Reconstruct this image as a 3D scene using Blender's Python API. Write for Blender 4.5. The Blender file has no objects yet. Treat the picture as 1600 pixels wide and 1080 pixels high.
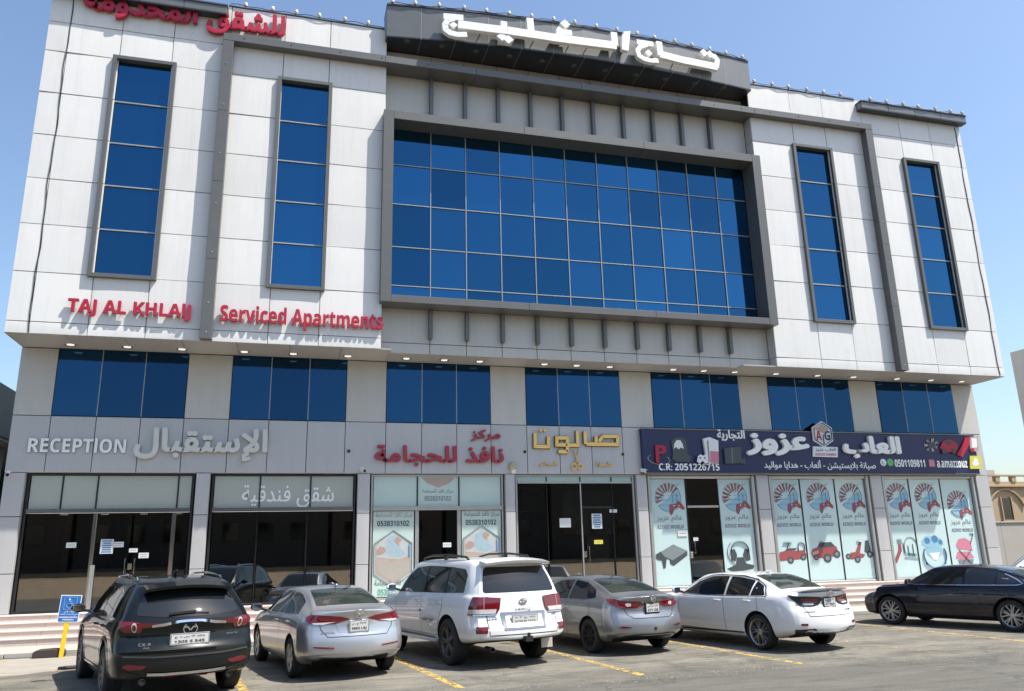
import bpy, bmesh, math, random
from mathutils import Vector, Matrix
from mathutils.bvhtree import BVHTree
from mathutils.geometry import delaunay_2d_cdt
random.seed(7)
S = bpy.context.scene
COL = S.collection
R = math.radians

# ------------------------------------------------------------ camera
FPX, YAW, PITCH, ROLL, EYE = 1231.78, 0.2748483, 0.2555669, -0.0236025, Vector((0, 0, 2.1))
_f = Vector((math.sin(YAW)*math.cos(PITCH), math.cos(YAW)*math.cos(PITCH), math.sin(PITCH)))
_r = Vector((math.cos(YAW), -math.sin(YAW), 0))
_u = _r.cross(_f)
c_, s_ = math.cos(ROLL), math.sin(ROLL)
_r, _u = c_*_r + s_*_u, -s_*_r + c_*_u
cam = bpy.data.cameras.new('camera')
cam.sensor_width = 36; cam.sensor_fit = 'HORIZONTAL'; cam.lens = 36*FPX/1600
cam.clip_start = .1; cam.clip_end = 3000
camo = bpy.data.objects.new('camera', cam); COL.objects.link(camo)
camo.matrix_world = Matrix(((_r.x, _u.x, -_f.x, EYE.x), (_r.y, _u.y, -_f.y, EYE.y), (_r.z, _u.z, -_f.z, EYE.z), (0, 0, 0, 1)))
S.camera = camo

# ------------------------------------------------------------ sky, sun, exposure
TO_SUN = Vector((1.6, -1.0, 3.3)).normalized()
elev = math.asin(TO_SUN.z); az = math.atan2(TO_SUN.x, TO_SUN.y)
W = bpy.data.worlds.new('World'); S.world = W; W.use_nodes = True
nt = W.node_tree; nt.nodes.clear()
sky = nt.nodes.new('ShaderNodeTexSky'); sky.sky_type = 'NISHITA'; sky.sun_disc = False
sky.sun_elevation = elev; sky.sun_rotation = az; sky.altitude = 20
sky.air_density = 1.2; sky.dust_density = 1.6; sky.ozone_density = 3.2
bg = nt.nodes.new('ShaderNodeBackground'); bg.inputs['Strength'].default_value = .125
wo = nt.nodes.new('ShaderNodeOutputWorld')
nt.links.new(sky.outputs[0], bg.inputs[0]); nt.links.new(bg.outputs[0], wo.inputs[0])
sd = bpy.data.lights.new('sun', 'SUN'); sd.energy = 5.0; sd.angle = R(.53); sd.color = (1, .955, .88)
so = bpy.data.objects.new('sun', sd); COL.objects.link(so)
so.rotation_euler = TO_SUN.to_track_quat('Z', 'Y').to_euler()
S.view_settings.view_transform = 'Standard'; S.view_settings.look = 'None'
S.view_settings.exposure = 0.75; S.view_settings.gamma = 1
S.view_settings.use_curve_mapping = False
S.cycles.max_bounces = 8; S.cycles.transparent_max_bounces = 12; S.cycles.caustics_reflective = False; S.cycles.caustics_refractive = False

# ------------------------------------------------------------ helpers
def tag(o, label=None, cat=None, group=None, kind=None):
    if label: o['label'] = label
    if cat: o['category'] = cat
    if group: o['group'] = group
    if kind: o['kind'] = kind
    return o
def empty(name, loc=(0, 0, 0), rz=0, parent=None):
    o = bpy.data.objects.new(name, None); COL.objects.link(o)
    o.location = loc; o.rotation_euler = (0, 0, rz); o.empty_display_size = .2
    if parent: o.parent = parent
    return o
def link(name, me, parent=None, loc=None):
    o = bpy.data.objects.new(name, me); COL.objects.link(o)
    if parent: o.parent = parent
    if loc is not None: o.location = loc
    return o
def copy_tree(o, parent=None):
    c = o.copy(); COL.objects.link(c)
    if parent: c.parent = parent
    for ch in list(o.children): copy_tree(ch, c)
    return c

def on_plane(x, y, Y):
    """point of the facade plane at depth Y that the survey sighting (x, y) hits"""
    d = _f + _r*(x-800)/FPX - _u*(y-540)/FPX
    return EYE + d*(Y/d.y)

class MB:
    def __init__(s): s.v = []; s.f = []; s.m = []; s.mats = []; s.smooth = False
    def mi(s, m):
        if m not in s.mats: s.mats.append(m)
        return s.mats.index(m)
    def add(s, vs, fs, m=None):
        n = len(s.v); s.v += [tuple(v) for v in vs]; k = s.mi(m)
        for f in fs: s.f.append(tuple(i+n for i in f)); s.m.append(k)
    def box(s, x0, x1, y0, y1, z0, z1, m=None):
        s.add([(x0,y0,z0),(x1,y0,z0),(x1,y1,z0),(x0,y1,z0),(x0,y0,z1),(x1,y0,z1),(x1,y1,z1),(x0,y1,z1)],
              [(0,3,2,1),(4,5,6,7),(0,1,5,4),(1,2,6,5),(2,3,7,6),(3,0,4,7)], m)
    def bar(s, a, b, w, d, m=None, up=(0,0,1)):
        a = Vector(a); b = Vector(b); t = (b-a).normalized(); up = Vector(up)
        if abs(t.dot(up)) > .95: up = Vector((0,1,0))
        e = t.cross(up).normalized(); g = e.cross(t)
        q = [(-1,-1),(1,-1),(1,1),(-1,1)]
        s.add([p + e*i*w/2 + g*j*d/2 for p in (a, b) for i, j in q], [(0,1,2,3),(7,6,5,4),(0,4,5,1),(1,5,6,2),(2,6,7,3),(3,7,4,0)], m)
    def tube(s, pts, r, m=None, n=8):
        pts = [Vector(p) for p in pts]; vs = []; fs = []
        for i, p in enumerate(pts):
            t = (pts[min(i+1, len(pts)-1)] - pts[max(i-1, 0)]).normalized()
            e = t.cross(Vector((0,0,1)))
            if e.length < .1: e = t.cross(Vector((0,1,0)))
            e.normalize(); g = e.cross(t)
            rr = r[i] if isinstance(r, (list, tuple)) else r
            for k in range(n):
                a = 2*math.pi*k/n; vs.append(p + rr*(math.cos(a)*e + math.sin(a)*g))
        for i in range(len(pts)-1):
            for k in range(n): fs.append((i*n+k, i*n+(k+1)%n, (i+1)*n+(k+1)%n, (i+1)*n+k))
        fs.append(tuple(range(n))[::-1]); fs.append(tuple((len(pts)-1)*n+k for k in range(n)))
        s.add(vs, fs, m)
    def lathe(s, prof, c, axis, m=None, n=24, caps=True):
        """prof: (r, h) along axis 'x','y','z' from centre c"""
        vs = []; fs = []
        for r, h in prof:
            for k in range(n):
                a = 2*math.pi*k/n; p, q = r*math.cos(a), r*math.sin(a)
                vs.append({'z': (c[0]+p, c[1]+q, c[2]+h), 'y': (c[0]+p, c[1]+h, c[2]+q), 'x': (c[0]+h, c[1]+p, c[2]+q)}[axis])
        for i in range(len(prof)-1):
            for k in range(n): fs.append((i*n+k, i*n+(k+1)%n, (i+1)*n+(k+1)%n, (i+1)*n+k))
        if caps and prof[0][0] > 1e-4: fs.append(tuple(range(n))[::-1])
        if caps and prof[-1][0] > 1e-4: fs.append(tuple((len(prof)-1)*n+k for k in range(n)))
        s.add(vs, fs, m)
    def prism(s, poly, y0, y1, m=None):
        """polygon in (x, z), from y0 (front) to y1"""
        n = len(poly)
        a = sum(poly[i][0]*poly[(i+1)%n][1]-poly[(i+1)%n][0]*poly[i][1] for i in range(n))
        if a < 0: poly = poly[::-1]
        s.add([(x, y0, z) for x, z in poly] + [(x, y1, z) for x, z in poly],
              [tuple(range(n)), tuple(range(2*n-1, n-1, -1))] + [(i, i+n, (i+1)%n+n, (i+1)%n) for i in range(n)], m)
    def mesh(s, name, bevel=0, smooth=False, ang=40):
        me = bpy.data.meshes.new(name); me.from_pydata(s.v, [], s.f)
        for m in s.mats: me.materials.append(m)
        if len(s.mats) > 1: me.polygons.foreach_set('material_index', s.m)
        if bevel or True:
            bm = bmesh.new(); bm.from_mesh(me)
            if bevel:
                bmesh.ops.bevel(bm, geom=[e for e in bm.edges if e.is_manifold and e.calc_face_angle(0) > .5], offset=bevel, segments=1, affect='EDGES')
            bmesh.ops.recalc_face_normals(bm, faces=bm.faces)
            bm.to_mesh(me); bm.free()
        if smooth:
            me.polygons.foreach_set('use_smooth', [True]*len(me.polygons)); me.set_sharp_from_angle(angle=R(ang))
        return me
    def build(s, name, parent=None, bevel=0, smooth=False, loc=None, ang=40):
        return link(name, s.mesh(name, bevel, smooth, ang), parent, loc)
def B(name, parent, x0, x1, y0, y1, z0, z1, m, bevel=0):
    """one box whose origin sits at its own centre"""
    cx, cy, cz = (x0+x1)/2, (y0+y1)/2, (z0+z1)/2
    q = MB(); q.box(x0-cx, x1-cx, y0-cy, y1-cy, z0-cz, z1-cz, m)
    return q.build(name, parent, bevel, loc=(cx, cy, cz))

# ------------------------------------------------------------ materials
def mat(name, col, rough=.5, metal=0, noise=0, nscale=3, coat=0, bump=0, bscale=20, rnd=0, spec=.5, emit=0, stretch=(1,1,1), streak=0):
    m = bpy.data.materials.new(name); m.use_nodes = True; t = m.node_tree; p = t.nodes['Principled BSDF']
    p.inputs['Base Color'].default_value = (*col, 1); p.inputs['Roughness'].default_value = rough
    p.inputs['Metallic'].default_value = metal; p.inputs['Coat Weight'].default_value = coat; p.inputs['Coat Roughness'].default_value = .03
    p.inputs['Specular IOR Level'].default_value = spec
    if emit:
        p.inputs['Emission Color'].default_value = (*col, 1); p.inputs['Emission Strength'].default_value = emit
    tc = t.nodes.new('ShaderNodeTexCoord'); mp = t.nodes.new('ShaderNodeMapping'); mp.inputs['Scale'].default_value = stretch
    geo = t.nodes.new('ShaderNodeNewGeometry'); t.links.new(geo.outputs['Position'], mp.inputs[0])
    if noise or rnd:
        hsv = t.nodes.new('ShaderNodeHueSaturation'); hsv.inputs['Color'].default_value = (*col, 1)
        add = t.nodes.new('ShaderNodeMath'); add.operation = 'ADD'; add.inputs[0].default_value = 1 - noise/2 - rnd/2
        add2 = t.nodes.new('ShaderNodeMath'); add2.operation = 'ADD'; add2.inputs[1].default_value = 0
        if noise:
            n = t.nodes.new('ShaderNodeTexNoise'); n.inputs['Scale'].default_value = nscale; n.inputs['Detail'].default_value = 6; n.inputs['Roughness'].default_value = .65
            t.links.new(mp.outputs[0], n.inputs['Vector'])
            ml = t.nodes.new('ShaderNodeMath'); ml.operation = 'MULTIPLY'; ml.inputs[1].default_value = noise
            t.links.new(n.outputs[0], ml.inputs[0]); t.links.new(ml.outputs[0], add.inputs[1])
        else: add.inputs[1].default_value = 0
        t.links.new(add.outputs[0], add2.inputs[0])
        if rnd:
            oi = t.nodes.new('ShaderNodeObjectInfo'); ml = t.nodes.new('ShaderNodeMath'); ml.operation = 'MULTIPLY'; ml.inputs[1].default_value = rnd
            t.links.new(oi.outputs['Random'], ml.inputs[0]); t.links.new(ml.outputs[0], add2.inputs[1])
        t.links.new(add2.outputs[0], hsv.inputs['Value']); t.links.new(hsv.outputs[0], p.inputs['Base Color'])
        if streak:      # rain-washed dust: long vertical runs
            m3 = t.nodes.new('ShaderNodeMapping'); m3.inputs['Scale'].default_value = (2.6,2.6,.16); t.links.new(geo.outputs['Position'], m3.inputs[0])
            n3 = t.nodes.new('ShaderNodeTexNoise'); n3.inputs['Scale'].default_value = 2.2; n3.inputs['Detail'].default_value = 7; n3.inputs['Roughness'].default_value = .7; t.links.new(m3.outputs[0], n3.inputs['Vector'])
            r3 = t.nodes.new('ShaderNodeMapRange'); r3.inputs['From Min'].default_value = .48; r3.inputs['From Max'].default_value = .72; r3.inputs['To Max'].default_value = streak; t.links.new(n3.outputs[0], r3.inputs[0])
            x3 = t.nodes.new('ShaderNodeMix'); x3.data_type = 'RGBA'; x3.inputs[7].default_value = (.34,.30,.24,1); t.links.new(r3.outputs[0], x3.inputs[0]); t.links.new(hsv.outputs[0], x3.inputs[6]); t.links.new(x3.outputs[2], p.inputs['Base Color'])
    if bump:
        n = t.nodes.new('ShaderNodeTexNoise'); n.inputs['Scale'].default_value = bscale; n.inputs['Detail'].default_value = 5
        b = t.nodes.new('ShaderNodeBump'); b.inputs['Strength'].default_value = bump; b.inputs['Distance'].default_value = .02
        t.links.new(mp.outputs[0], n.inputs['Vector']); t.links.new(n.outputs[0], b.inputs['Height']); t.links.new(b.outputs[0], p.inputs['Normal'])
    return m
M = dict(
 panel=mat('white_cladding', (.70,.69,.665), .34, noise=.10, nscale=.9, rnd=.09, bump=.3, bscale=.9, streak=.16),
 panel_gray=mat('silver_cladding', (.47,.462,.458), .34, .1, noise=.10, nscale=.8, rnd=.08, bump=.3, bscale=.9, streak=.14),
 pier=mat('cream_cladding', (.51,.495,.46), .38, noise=.08, rnd=.06, bump=.25, bscale=.9, streak=.18),
 soffit=mat('soffit_cladding', (.42,.41,.39), .42, noise=.12, rnd=.06),
 backing=mat('dark_joint', (.03,.03,.03), .8),
 trim=mat('gray_trim', (.125,.125,.12), .40, .25, noise=.25, nscale=2.5, rnd=.05, bump=.05, bscale=3),
 trim_dark=mat('dark_trim', (.075,.078,.08), .42, .25, noise=.3, nscale=2),
 canopy=mat('canopy_cladding', (.155,.158,.156), .36, .3, noise=.25, nscale=1.5, rnd=.08, bump=.06, bscale=1.2),
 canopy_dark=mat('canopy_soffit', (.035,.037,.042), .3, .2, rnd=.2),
 mullion=mat('pale_mullion', (.34,.35,.34), .4, .3),
 alu=mat('brushed_aluminium', (.42,.41,.39), .36, .6, noise=.2, nscale=4),
 steel=mat('polished_steel', (.6,.6,.6), .15, 1),
 black=mat('black_plastic', (.012,.012,.013), .45),
 rubber=mat('tyre_rubber', (.018,.018,.018), .8, noise=.3, nscale=8),
 white=mat('white_letter', (.84,.84,.81), .38, noise=.06, nscale=3),
 cream=mat('cream_letter', (.62,.61,.56), .42, noise=.12, nscale=5),
 red=mat('red_letter', (.40,.008,.035), .42, noise=.25, nscale=2),
 red2=mat('dull_red_letter', (.36,.03,.05), .45, noise=.35, nscale=4),
 gold=mat('gold_letter', (.80,.53,.17), .28, .3),
 gold_dark=mat('gold_return', (.20,.12,.03), .4, .6),
 navy=mat('navy_board', (.011,.016,.075), .4, noise=.12),
 yellow=mat('yellow_paint', (.75,.50,.01), .45, noise=.2, nscale=9),
 blue_sign=mat('blue_sign_face', (.02,.14,.42), .4, noise=.2, nscale=12),
 white_paint=mat('white_paint', (.8,.8,.78), .4),
 concrete=mat('concrete', (.36,.34,.31), .8, noise=.35, nscale=3, bump=.3, bscale=30),
 stone=mat('beige_villa_stone', (.40,.29,.18), .8, noise=.25, nscale=2, bump=.2),
 cream_wall=mat('cream_render', (.38,.35,.31), .85, noise=.15, nscale=1),
 step=mat('pink_granite', (.50,.41,.36), .55, noise=.55, nscale=26, rnd=.05),
 nosing=mat('pale_nosing', (.68,.60,.54), .5, noise=.2, nscale=6),
 wood=mat('brown_wood', (.34,.18,.085), .5, noise=.5, nscale=3, stretch=(1,1,6)),
 interior=mat('interior_wall', (.46,.36,.26), .7, noise=.3, nscale=1),
 interior_dark=mat('interior_dark', (.02,.02,.02), .6),
 frost=mat('frosted_vinyl', (.40,.42,.37), .3, noise=.12, nscale=1.2, coat=.6),
 frost_green=mat('mint_vinyl', (.50,.62,.56), .3, noise=.1, nscale=1.2, coat=.6),
 poster=mat('pale_blue_vinyl', (.50,.64,.63), .3, noise=.08, nscale=1.3, coat=.7),
 paper=mat('paper_notice', (.62,.63,.62), .6, noise=.15, nscale=30),
 ink_red=mat('red_print', (.30,.07,.07), .45, noise=.3, nscale=9), ink_blue=mat('blue_print', (.07,.20,.36), .45, noise=.2, nscale=9),
 ink_sky=mat('sky_print', (.27,.47,.56), .45), ink_dark=mat('dark_print', (.055,.065,.07), .45, noise=.3, nscale=9),
 ink_gray=mat('gray_print', (.19,.22,.23), .45), ink_pink=mat('pink_print', (.55,.20,.26), .45, noise=.3, nscale=9),
 ink_pale=mat('pale_print', (.44,.47,.46), .5, noise=.25, nscale=6), ink_cloth=mat('cloth_print', (.33,.43,.48), .5, noise=.4, nscale=9), ink_flesh=mat('flesh_print', (.40,.27,.22), .5, noise=.5, nscale=12),
 ink_rust=mat('rust_print', (.30,.13,.11), .5, noise=.3, nscale=12),
 ink_skin=mat('tan_print', (.42,.33,.27), .5, noise=.3, nscale=5), ink_mint=mat('mint_print', (.12,.36,.29), .5),
 ink_green=mat('green_print', (.07,.45,.10), .45), ink_yellow=mat('lemon_print', (.62,.56,.07), .4), ink_white=mat('white_print', (.75,.75,.75), .5),
 lamp=mat('lamp_glass', (.62,.58,.50), .3, emit=0), glow=mat('lit_diffuser', (1,.96,.86), .5, emit=.45),
 sign_dark=mat('dark_letter_side', (.10,.10,.09), .5),
)
def glass_mat(name, col, rough, wav):
    m = mat(name, col, rough, .95); t = m.node_tree; p = t.nodes['Principled BSDF']
    geo = t.nodes.new('ShaderNodeNewGeometry'); n = t.nodes.new('ShaderNodeTexNoise'); n.inputs['Scale'].default_value = .55; n.inputs['Detail'].default_value = 1.5
    b = t.nodes.new('ShaderNodeBump'); b.inputs['Strength'].default_value = wav; b.inputs['Distance'].default_value = .05
    oi = t.nodes.new('ShaderNodeObjectInfo'); ad = t.nodes.new('ShaderNodeVectorMath'); ad.operation = 'ADD'
    t.links.new(geo.outputs['Position'], ad.inputs[0]); t.links.new(oi.outputs['Random'], ad.inputs[1])
    t.links.new(ad.outputs[0], n.inputs['Vector']); t.links.new(n.outputs[0], b.inputs['Height']); t.links.new(b.outputs[0], p.inputs['Normal'])
    # faint per-pane tone
    hsv = t.nodes.new('ShaderNodeHueSaturation'); hsv.inputs['Color'].default_value = (*col, 1)
    mr = t.nodes.new('ShaderNodeMapRange'); mr.inputs['To Min'].default_value = .74; mr.inputs['To Max'].default_value = 1.28
    t.links.new(oi.outputs['Random'], mr.inputs[0]); t.links.new(mr.outputs[0], hsv.inputs['Value']); t.links.new(hsv.outputs[0], p.inputs['Base Color'])
    return m
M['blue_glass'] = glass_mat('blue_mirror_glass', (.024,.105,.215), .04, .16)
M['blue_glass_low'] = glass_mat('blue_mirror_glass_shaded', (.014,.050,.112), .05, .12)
def clear_glass(name, tint, refl):
    m = bpy.data.materials.new(name); m.use_nodes = True; t = m.node_tree; t.nodes.clear()
    tr = t.nodes.new('ShaderNodeBsdfTransparent'); tr.inputs[0].default_value = (*tint, 1)
    gl = t.nodes.new('ShaderNodeBsdfGlossy'); gl.inputs['Roughness'].default_value = .02; gl.inputs['Color'].default_value = (.92,.95,.95,1)
    lw = t.nodes.new('ShaderNodeFresnel'); lw.inputs['IOR'].default_value = 1.55
    ad = t.nodes.new('ShaderNodeMath'); ad.operation = 'ADD'; ad.inputs[1].default_value = refl
    mx = t.nodes.new('ShaderNodeMixShader'); o = t.nodes.new('ShaderNodeOutputMaterial')
    t.links.new(lw.outputs[0], ad.inputs[0]); t.links.new(ad.outputs[0], mx.inputs[0]); t.links.new(tr.outputs[0], mx.inputs[1]); t.links.new(gl.outputs[0], mx.inputs[2]); t.links.new(mx.outputs[0], o.inputs[0])
    return m
M['shop_glass'] = clear_glass('shop_glass', (.62,.61,.58), .13)

# ------------------------------------------------------------ lettering
AR = {'ا':0xFE8D,'أ':0xFE83,'إ':0xFE87,'آ':0xFE81,'ب':0xFE8F,'ة':0xFE93,'ت':0xFE95,'ث':0xFE99,'ج':0xFE9D,'ح':0xFEA1,'خ':0xFEA5,'د':0xFEA9,'ذ':0xFEAB,'ر':0xFEAD,'ز':0xFEAF,
 'س':0xFEB1,'ش':0xFEB5,'ص':0xFEB9,'ض':0xFEBD,'ط':0xFEC1,'ظ':0xFEC5,'ع':0xFEC9,'غ':0xFECD,'ف':0xFED1,'ق':0xFED5,'ك':0xFED9,'ل':0xFEDD,'م':0xFEE1,'ن':0xFEE5,'ه':0xFEE9,'و':0xFEED,'ى':0xFEEF,'ي':0xFEF1}
NONJ = set('اأإآةدذرزوى')
LA = {'ا':0xFEFB,'أ':0xFEF7,'إ':0xFEF9,'آ':0xFEF5}
def shape(s):
    out = []; i = 0; prev = False
    while i < len(s):
        c = s[i]
        if c == 'ـ': out.append(c); prev = True; i += 1; continue
        if c not in AR: out.append(c); prev = False; i += 1; continue
        if c == 'ل' and i+1 < len(s) and s[i+1] in LA:
            out.append(chr(LA[s[i+1]] + (1 if prev else 0))); prev = False; i += 2; continue
        nxt = i+1 < len(s) and (s[i+1] in AR or s[i+1] == 'ـ') and c not in NONJ
        b = AR[c]
        out.append(chr(b + (3 if prev and nxt else 1 if prev else 2 if nxt else 0)))
        prev = nxt; i += 1
    # visual order, digits keep theirs
    r = ''.join(out)[::-1]; res = ''; k = 0
    while k < len(r):
        if r[k].isdigit():
            j = k
            while j < len(r) and r[j].isdigit(): j += 1
            res += r[k:j][::-1]; k = j
        else: res += r[k]; k += 1
    return res
def text_mesh(s, x0, x1, z0, z1, y0, depth, m, bold=0., name='lettering', side=None, slant=0):
    """letters filling the rectangle x0..x1, z0..z1; backs at y0, fronts at y0 - depth;
    heavy weights are a fan of shifted copies, each a hair deeper than the last"""
    if any(c in AR for c in s): s = shape(s)
    else: s = ''.join(chr(0x1D5F9) if c == 'I' else chr(0x1D5D4+ord(c)-65) if 'A' <= c <= 'Z' else chr(0x1D5EE+ord(c)-97) if 'a' <= c <= 'z' else chr(0x1D7EC+ord(c)-48) if '0' <= c <= '9' else c for c in s)
    bold = bold if any(0xFE00 < ord(c) < 0xFF00 for c in s) else bold*.35
    cu = bpy.data.curves.new('t', 'FONT'); cu.body = s; cu.size = 1; cu.extrude = .5; cu.resolution_u = 3
    o = bpy.data.objects.new('t', cu); COL.objects.link(o)
    bpy.context.view_layer.update()
    dg = bpy.context.evaluated_depsgraph_get()
    me = bpy.data.meshes.new_from_object(o.evaluated_get(dg)); bpy.data.objects.remove(o); bpy.data.curves.remove(cu)
    V = [v.co.copy() for v in me.vertices]; F = [tuple(p.vertices) for p in me.polygons]; bpy.data.meshes.remove(me)
    sh = [(0, 0)]+([(bold*math.cos(R(a)), bold*math.sin(R(a))) for a in range(0, 360, 45)] if bold > .004 else [])
    xs = [v.x for v in V]; ys = [v.y for v in V]; b = bold if bold > .004 else 0
    ax, bx, ay, by = min(xs)-b, max(xs)+b, min(ys)-b, max(ys)+b; VV = []; FF = []
    for k, (dx, dz) in enumerate(sh):
        n = len(VV)
        for v in V:
            u = (v.x+dx-ax)/(bx-ax); w = (v.y+dz-ay)/(by-ay)
            VV.append((x0+(x1-x0)*u+slant*w, y0-(depth-.0006*k if v.z > 0 else 0), z0+(z1-z0)*w))
        FF += [tuple(i+n for i in f) for f in F]
    me = bpy.data.meshes.new(name); me.from_pydata(VV, [], FF); me.materials.append(m); me.update()
    if side:
        me.materials.append(side)
        me.polygons.foreach_set('material_index', [0 if abs(p.normal.y) > .8 else 1 for p in me.polygons])
    return me
def letters(parent, me, loc=(0, 0, 0)):
    """split a lettering mesh where a vertical cut meets nothing: every letter or joined word its own part"""
    vx = [v.co.x for v in me.vertices]
    iv = sorted((min(vx[i] for i in p.vertices), max(vx[i] for i in p.vertices)) for p in me.polygons)
    gr = []
    for a, b in iv:
        if gr and a <= gr[-1][1]+1e-4: gr[-1][1] = max(gr[-1][1], b)
        else: gr.append([a, b])
    out = []; pm = [(min(vx[i] for i in p.vertices), p) for p in me.polygons]
    for a, b in gr:
        fs = [p for x, p in pm if a-1e-4 <= x <= b+1e-4]
        ids = {}; vs = []
        for p in fs:
            for i in p.vertices:
                if i not in ids: ids[i] = len(vs); vs.append(me.vertices[i].co)
        c = Vector((sum(v.x for v in vs)/len(vs), 0, sum(v.z for v in vs)/len(vs)))
        m2 = bpy.data.meshes.new('letter'); m2.from_pydata([tuple(v-c) for v in vs], [], [tuple(ids[i] for i in p.vertices) for p in fs])
        for mm in me.materials: m2.materials.append(mm)
        m2.polygons.foreach_set('material_index', [p.material_index for p in fs])
        out.append(link('letter', m2, parent, c+Vector(loc)))
    bpy.data.meshes.remove(me); return out
def text(s, x0, x1, z0, z1, y0, depth, m, bold=0., parent=None, name='lettering', **k):
    return link(name, text_mesh(s, x0, x1, z0, z1, y0, depth, m, bold, name, **k), parent)
def rect_px(a, b, c, d, Y):
    """(left, top, right, bottom) sighted rectangle -> x0, x1, z0, z1 on plane Y"""
    p = on_plane(a, b, Y); q = on_plane(c, d, Y); return p.x, q.x, q.z, p.z
def stroke(mb, pts, w, y0, y1, m):
    """a thick flat stroke through (x, z) points with mitred corners"""
    P = [Vector(p) for p in pts]; L = []; Rr = []
    for i, p in enumerate(P):
        d0 = (p-P[i-1]).normalized() if i else (P[1]-p).normalized()
        d1 = (P[i+1]-p).normalized() if i < len(P)-1 else d0
        n0 = Vector((-d0.y, d0.x)); n1 = Vector((-d1.y, d1.x)); b = n0+n1
        b = b.normalized() if b.length > 1e-4 else n0
        k = min(1/max(b.dot(n1), .4), 1.8)*w/2
        L.append(p+b*k); Rr.append(p-b*k)
    for i in range(len(P)-1):
        e = .0005*(i % 3)
        mb.prism([tuple(L[i]), tuple(L[i+1]), tuple(Rr[i+1]), tuple(Rr[i])], y0-e, y1, m)
def circle(cx, cz, r, n=20, a0=0, a1=360):
    return [(cx+r*math.cos(R(a0+(a1-a0)*i/n)), cz+r*math.sin(R(a0+(a1-a0)*i/n))) for i in range(n+(1 if a1-a0 < 360 else 0))]

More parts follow.
